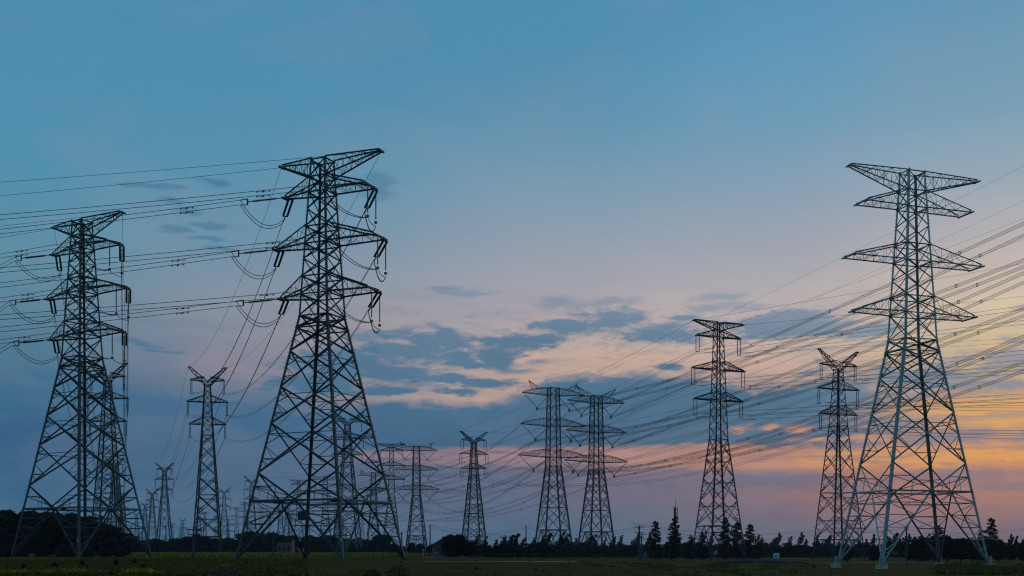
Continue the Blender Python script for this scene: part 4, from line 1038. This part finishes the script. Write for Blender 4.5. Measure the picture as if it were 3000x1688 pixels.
# ================================================================== poles, mast, houses
def pole(px, ytop, D, label, style='T', r=.16):
    p = gpt(px, D); H = CH + (HZ-ytop)/F*D - p.z; root = empty('utility_pole', p); tag(root, label, 'utility pole', 'utility poles')
    mb = MB(); mb.tube([(0,0,-.3),(0,0,H)], [r*1.15, r*.8], 8); mb.build('shaft', M['pole'], root)
    def arm(z, L):
        mb = MB(); mb.bar((-L,-.12,z), (L,-.12,z), .12, .14, caps=True); mb.build('crossarm', M['pole'], root)
        for x in (-L*.92, 0, L*.92):
            mb = MB(); string_pts(mb, (x,-.12,z+.07), (x,-.12,z+.42), .07, 3, 6); mb.build('insulator', M['ceramic'], root)
    if style in ('T', 'TT'): arm(H-.35, 1.3)
    if style == 'TT': arm(H-1.2, .8)
    if style == 'multi':
        for z in (.3, 1.5, 2.6): arm(H-z, 1.1)
    if style == 'plain':
        mb = MB(); mb.box((0,-.15,H-.2), .35, .2, .35); mb.build('insulator', M['ceramic'], root)
    return p + Vector((0,0,H))
pA = pole(1260, 1538, 400, 'plain thin pole left of the brick house', 'plain', .24)
pB = pole(1541, 1541, 330, 'thin pole left of the pair of wide armed pylons', 'plain', .2)
pC = pole(1873, 1541, 250, 'thick dark pole with several crossarms left of the first tall conifer', 'multi', .26)
pC2 = pole(1880, 1563, 262, 'slim pale pole right beside the thick pole with several crossarms', 'multi', .16)
pD = pole(2656, 1542, 172, 'bare pole standing inside the pale pylon legs', 'plain', .14)
pE = pole(567, 1545, 178, 'dark pole with a double T top at the foot of the dark Y headed pylon', 'TT', .17)
pF = pole(801, 1556, 205, 'thin T topped pole in front of the pink ruin', 'T', .15)
pG = pole(1014, 1564, 240, 'thin pole behind the right front leg of the big pylon', 'plain', .15)
pH = pole(1219, 1578, 330, 'short T topped pole left of the blue road sign', 'T', .16)
pI = pole(1482, 1569, 245, 'short dark pole among the saplings right of the bushy tree', 'T', .15)
pJ = pole(2467, 1541, 380, 'thin pole behind the Y headed pylon beside the pale one', 'plain', .2)
pK = pole(486, 1539, 420, 'thin pole behind the small Y headed pylon', 'T', .22)
pL = pole(1177, 1560, 215, 'thin pole behind the right foot of the big pylon', 'plain', .13)
def lowv(a, b, sag, label, n=2, sp=.6): bundle(a, b, sag, n, .032, label, 'low village wires', sp, name='village_wire')
off = Vector((0,0,-.2))
lowv(hpt(-80,1546,330), pK+off, 2.0, 'low village wires from the left edge to the pole by the small Y headed pylon')
lowv(pK+off, hpt(980,1551,420), 1.6, 'low village wires behind the dark Y headed pylon towards the big lattice')
lowv(hpt(980,1551,420), pA+off, 2.2, 'low village wires inside the big lattice to the pole left of the house')
lowv(pA+off, pB+off, 3.2, 'low village wires between the pole by the house and the pole at the wide pylons')
lowv(pA+Vector((0,0,-.6)), hpt(2110,1562,400), 4.2, 'second low village wires passing behind the wide armed pylons', 2, 1.1)
lowv(pB+off, pC+off, 2.6, 'low village wires under the pair of wide armed pylons')
lowv(pC+off, pJ+off, 4.0, 'low village wires from the thick pole to the right')
lowv(hpt(1850,1532,400), hpt(2467,1545,400), 3.4, 'higher village wires passing behind the tall conifers', 2, .4)
lowv(pJ+off, hpt(3100,1536,380), 3.2, 'low village wires from behind the Y headed pylon to the right edge')
lowv(pD+off, hpt(3100,1562,300), 1.4, 'low village wires from the bare pole to the right edge')
lowv(hpt(2380,1545,230), pD+off, 1.0, 'low village wires arriving at the bare pole from the left', 1)
lowv(pI+off, hpt(1300,1592,300), .6, 'thin village wires from the short dark pole down to the house', 2, .5)
lowv(hpt(1130,1592,420), hpt(2050,1592,420), 1.6, 'lowest village wire just over the bushes', 1)
lowv(hpt(1980,1593,420), hpt(3060,1593,420), 2.0, 'lowest village wire just over the poplars on the right', 1)
lowv(pE+off, hpt(430,1585,230), 1.0, 'thin village wire from the double T pole down to the left', 1)
# radio mast
p = gpt(1979, 560); root = empty('radio_mast', p); tag(root, 'slim radio mast with antenna clusters rising behind the leaning conifer', 'mast')
mb = MB(); mb.tube([(0,0,0),(0,0,20),(0,0,24)], [.7,.45,.3], 8); mb.build('shaft', M['mid_steel'], root)
mb = MB(); mb.bar((0,0,24),(0,0,28.5), .16); mb.build('lightning_rod', M['mid_steel'], root)
for z in (17.6, 19.4, 21.2, 22.8):
    mb = MB(); mb.tube([(0,0,z-.12),(0,0,z+.12)], [1.1,1.1], 10); mb.build('platform', M['mid_steel'], root)
    for a in range(3):
        mb = MB(); mb.box((math.cos(a*2.1)*1.1, math.sin(a*2.1)*1.1, z+.8), .3, .25, 1.5); mb.build('antenna', M['mid_steel'], root)
# brick house with its gable to the viewer
D = 205; p = gpt(1322, D); root = empty('brick_house', p, .12); tag(root, 'red brick house with a dark gabled roof half hidden by a bushy tree', 'house')
hw, ev, rg_, dp = 3.1, 2.3, 4.1, 9.0
mb = MB(); mb.raw([Vector(v) for v in [(-hw,0,-.3),(hw,0,-.3),(hw,0,ev),(0,0,rg_),(-hw,0,ev),(-hw,dp,-.3),(hw,dp,-.3),(hw,dp,ev),(0,dp,rg_),(-hw,dp,ev)]], [(0,1,2,3,4),(9,8,7,6,5),(0,4,9,5),(1,6,7,2)])
mb.build('wall', M['brick'], root)
for sg in (-1, 1):
    mb = MB(); e = Vector((sg*(hw+.45), 0, ev-.25)); r_ = Vector((0,0,rg_+.06)); n_ = Vector((0,0,.16))
    vs = [e+Vector((0,-.4,0)), r_+Vector((0,-.4,0)), r_+Vector((0,dp+.4,0)), e+Vector((0,dp+.4,0))]; mb.raw(vs + [v+n_ for v in vs], [(0,1,2,3),(7,6,5,4),(0,4,5,1),(3,2,6,7),(0,3,7,4),(1,5,6,2)]); mb.build('roof', M['rooftile'], root)
wf = MB(); x0, x1, z0, z1 = -1.85, -.75, .7, 2.0
for a, b in (((x0,z0),(x1,z0)),((x1,z0),(x1,z1)),((x1,z1),(x0,z1)),((x0,z1),(x0,z0)),((-1.3,z0),(-1.3,z1)),((x0,1.35),(x1,1.35))): wf.bar((a[0],-.05,a[1]),(b[0],-.05,b[1]), .09, .09)
wo_ = wf.build('window', M['mid_steel'], root); pb = MB(); pb.box((-1.3,-.03,1.35), 1.05, .03, 1.25); pb.build('pane', M['glass'], wo_)
mb = MB(); mb.box((-2.75,-.06,.75), .16, .05, .36); mb.build('door_plate', M['white'], root)
# pink ruined house among the trees
def hut(px, ytop, ybase, wpx, D, m, label, roofm, win=2, dp=5, name='house'):
    ov = .06 if wpx < 20 else .3
    p = gpt(px, D); wd = wpx/F*D; H = CH + (HZ-ytop)/F*D - p.z; root = empty(name, p); tag(root, label, 'house')
    mb = MB(); mb.box((0, dp/2, H*.42), wd, dp, H*.84 + .3); mb.build('wall', m, root)
    mb = MB(); vs = [(-wd/2-ov,-ov,H*.86),(wd/2+ov,-ov,H*.86),(wd/2+ov,dp+ov,H*.86),(-wd/2-ov,dp+ov,H*.86),(-wd/2,dp/2,H),(wd/2,dp/2,H)]
    mb.raw([Vector(v) for v in vs], [(0,1,5,4),(2,3,4,5),(0,4,3),(1,2,5),(3,2,1,0)]); mb.build('roof', roofm, root)
    for i in range(win):
        x = wd*(-.32 + .64*i/max(1, win-1)); f = MB(); k_ = min(1, wd/3); f.box((x,-.04,H*.45), .9*k_, .08, 1.1*k_); fo = f.build('window', M['mid_steel'], root); g = MB(); g.box((x,-.10,H*.45), .7*k_, .04, .9*k_); g.build('pane', M['glass'], fo)
    return root
hut(832, 1590, 1622, 40, 300, M['plaster'], 'low pinkish house half hidden in the dark trees by the T topped pole', M['rooftile'], 3)
hut(878, 1604, 1622, 18, 300, M['plaster'], 'small pinkish shed right of the low pinkish house', M['rooftile'], 1, 3)
hut(855, 1578, 1622, 7, 296, M['plaster'], 'narrow pinkish chimney wall standing between house and shed', M['rooftile'], 1, 2)
hut(2050, 1616, 1627, 110, 390, M['white'], 'long white shed seen under the short conifers', M['white'], 6, 6)
hut(2170, 1616, 1627, 90, 390, M['white'], 'long white shed seen under the broad conifers', M['white'], 5, 6)
hut(2243, 1617, 1627, 40, 385, M['white'], 'short white shed seen just right of the tall conifers', M['white'], 2, 6)
hut(2277, 1621, 1631, 13, 300, M['white'], 'small white cabin at the edge of the hedge row', M['white'], 1, 2)
hut(1891, 1620, 1628, 7, 246, M['blue'], 'small bright blue hut at the foot of the thick pole', M['blue'], 1, 2)
# blue road sign and green fence by the house
p = gpt(1241, 205); root = empty('road_sign', p); tag(root, 'small pale blue road sign on a post left of the brick house', 'road sign')
mb = MB(); mb.tube([(0,0,-.2),(0,0,1.45)], .05, 6); mb.build('post', M['white'], root); mb = MB(); mb.box((0,-.08,1.35), .74, .05, .17); mb.build('panel', M['signface'], root)
p = gpt(1235, 215); mb = MB(); root = empty('wire_fence', p); tag(root, 'dark green mesh fence behind the blue road sign', 'fence')
for i in range(13):
    mb.bar((-1.9+i*.3,0,0), (-1.9+i*.3,0,1.5), .04)
for z in (.2,.5,.8,1.1,1.45): mb.bar((-1.9,0,z),(1.7,0,z), .05)
mb.build('mesh_panel', M['fence'], root)
for x in (-1.9, -.1, 1.7):
    mb = MB(); mb.bar((x,.1,-.1),(x,.1,1.6), .09, caps=True); mb.build('fence_post', M['fence'], root)
# lit lamps
def street_lamp(px, y, D, label, m='lamp', H=None):
    q = hpt(px, y, D); g = G(q.x, q.y); root = empty('street_lamp', (q.x, q.y, g)); tag(root, label, 'street lamp', 'lit lamps'); h_ = q.z - g
    mb = MB(); mb.tube([(0,0,-.2),(0,0,h_+.1)], [.09,.05], 6); mb.bar((0,0,h_+.1),(-.5,-.1,h_+.15), .08); mb.build('post', M['white'], root)
    mb = MB(); mb.tube([(-.5,-.1,h_-.14),(-.5,-.1,h_+.1)], [.2,.16], 8); mb.build('lamp_head', M[m], root)
street_lamp(1383, 1589, 290, 'lit yellow street lamp just right of the bushy tree by the house')
street_lamp(1707, 1590, 430, 'orange glowing lamp between the legs of the right wide armed pylon', 'lamp_red')
street_lamp(2067, 1620, 380, 'low lit yellow lamp under the stout short conifer')
street_lamp(2150, 1616, 380, 'low lit white-yellow lamp under the broad conifer')

# ================================================================== haze
mb = MB(); mb.box((0, 2250, 40), 7600, 4700, 95)
hz = mb.build('haze', M['ground']); tag(hz, kind='stuff')
hm = bpy.data.materials.new('haze_air'); hm.use_nodes = True; t = NT(hm.node_tree); t.n.clear()
pv = t.n.new('ShaderNodeVolumePrincipled'); pv.inputs['Color'].default_value = (.62,.78,.95,1); pv.inputs['Density'].default_value = .00010; pv.inputs['Anisotropy'].default_value = .3
o = t.n.new('ShaderNodeOutputMaterial'); t.l.new(pv.outputs[0], o.inputs['Volume']); hz.data.materials[0] = hm
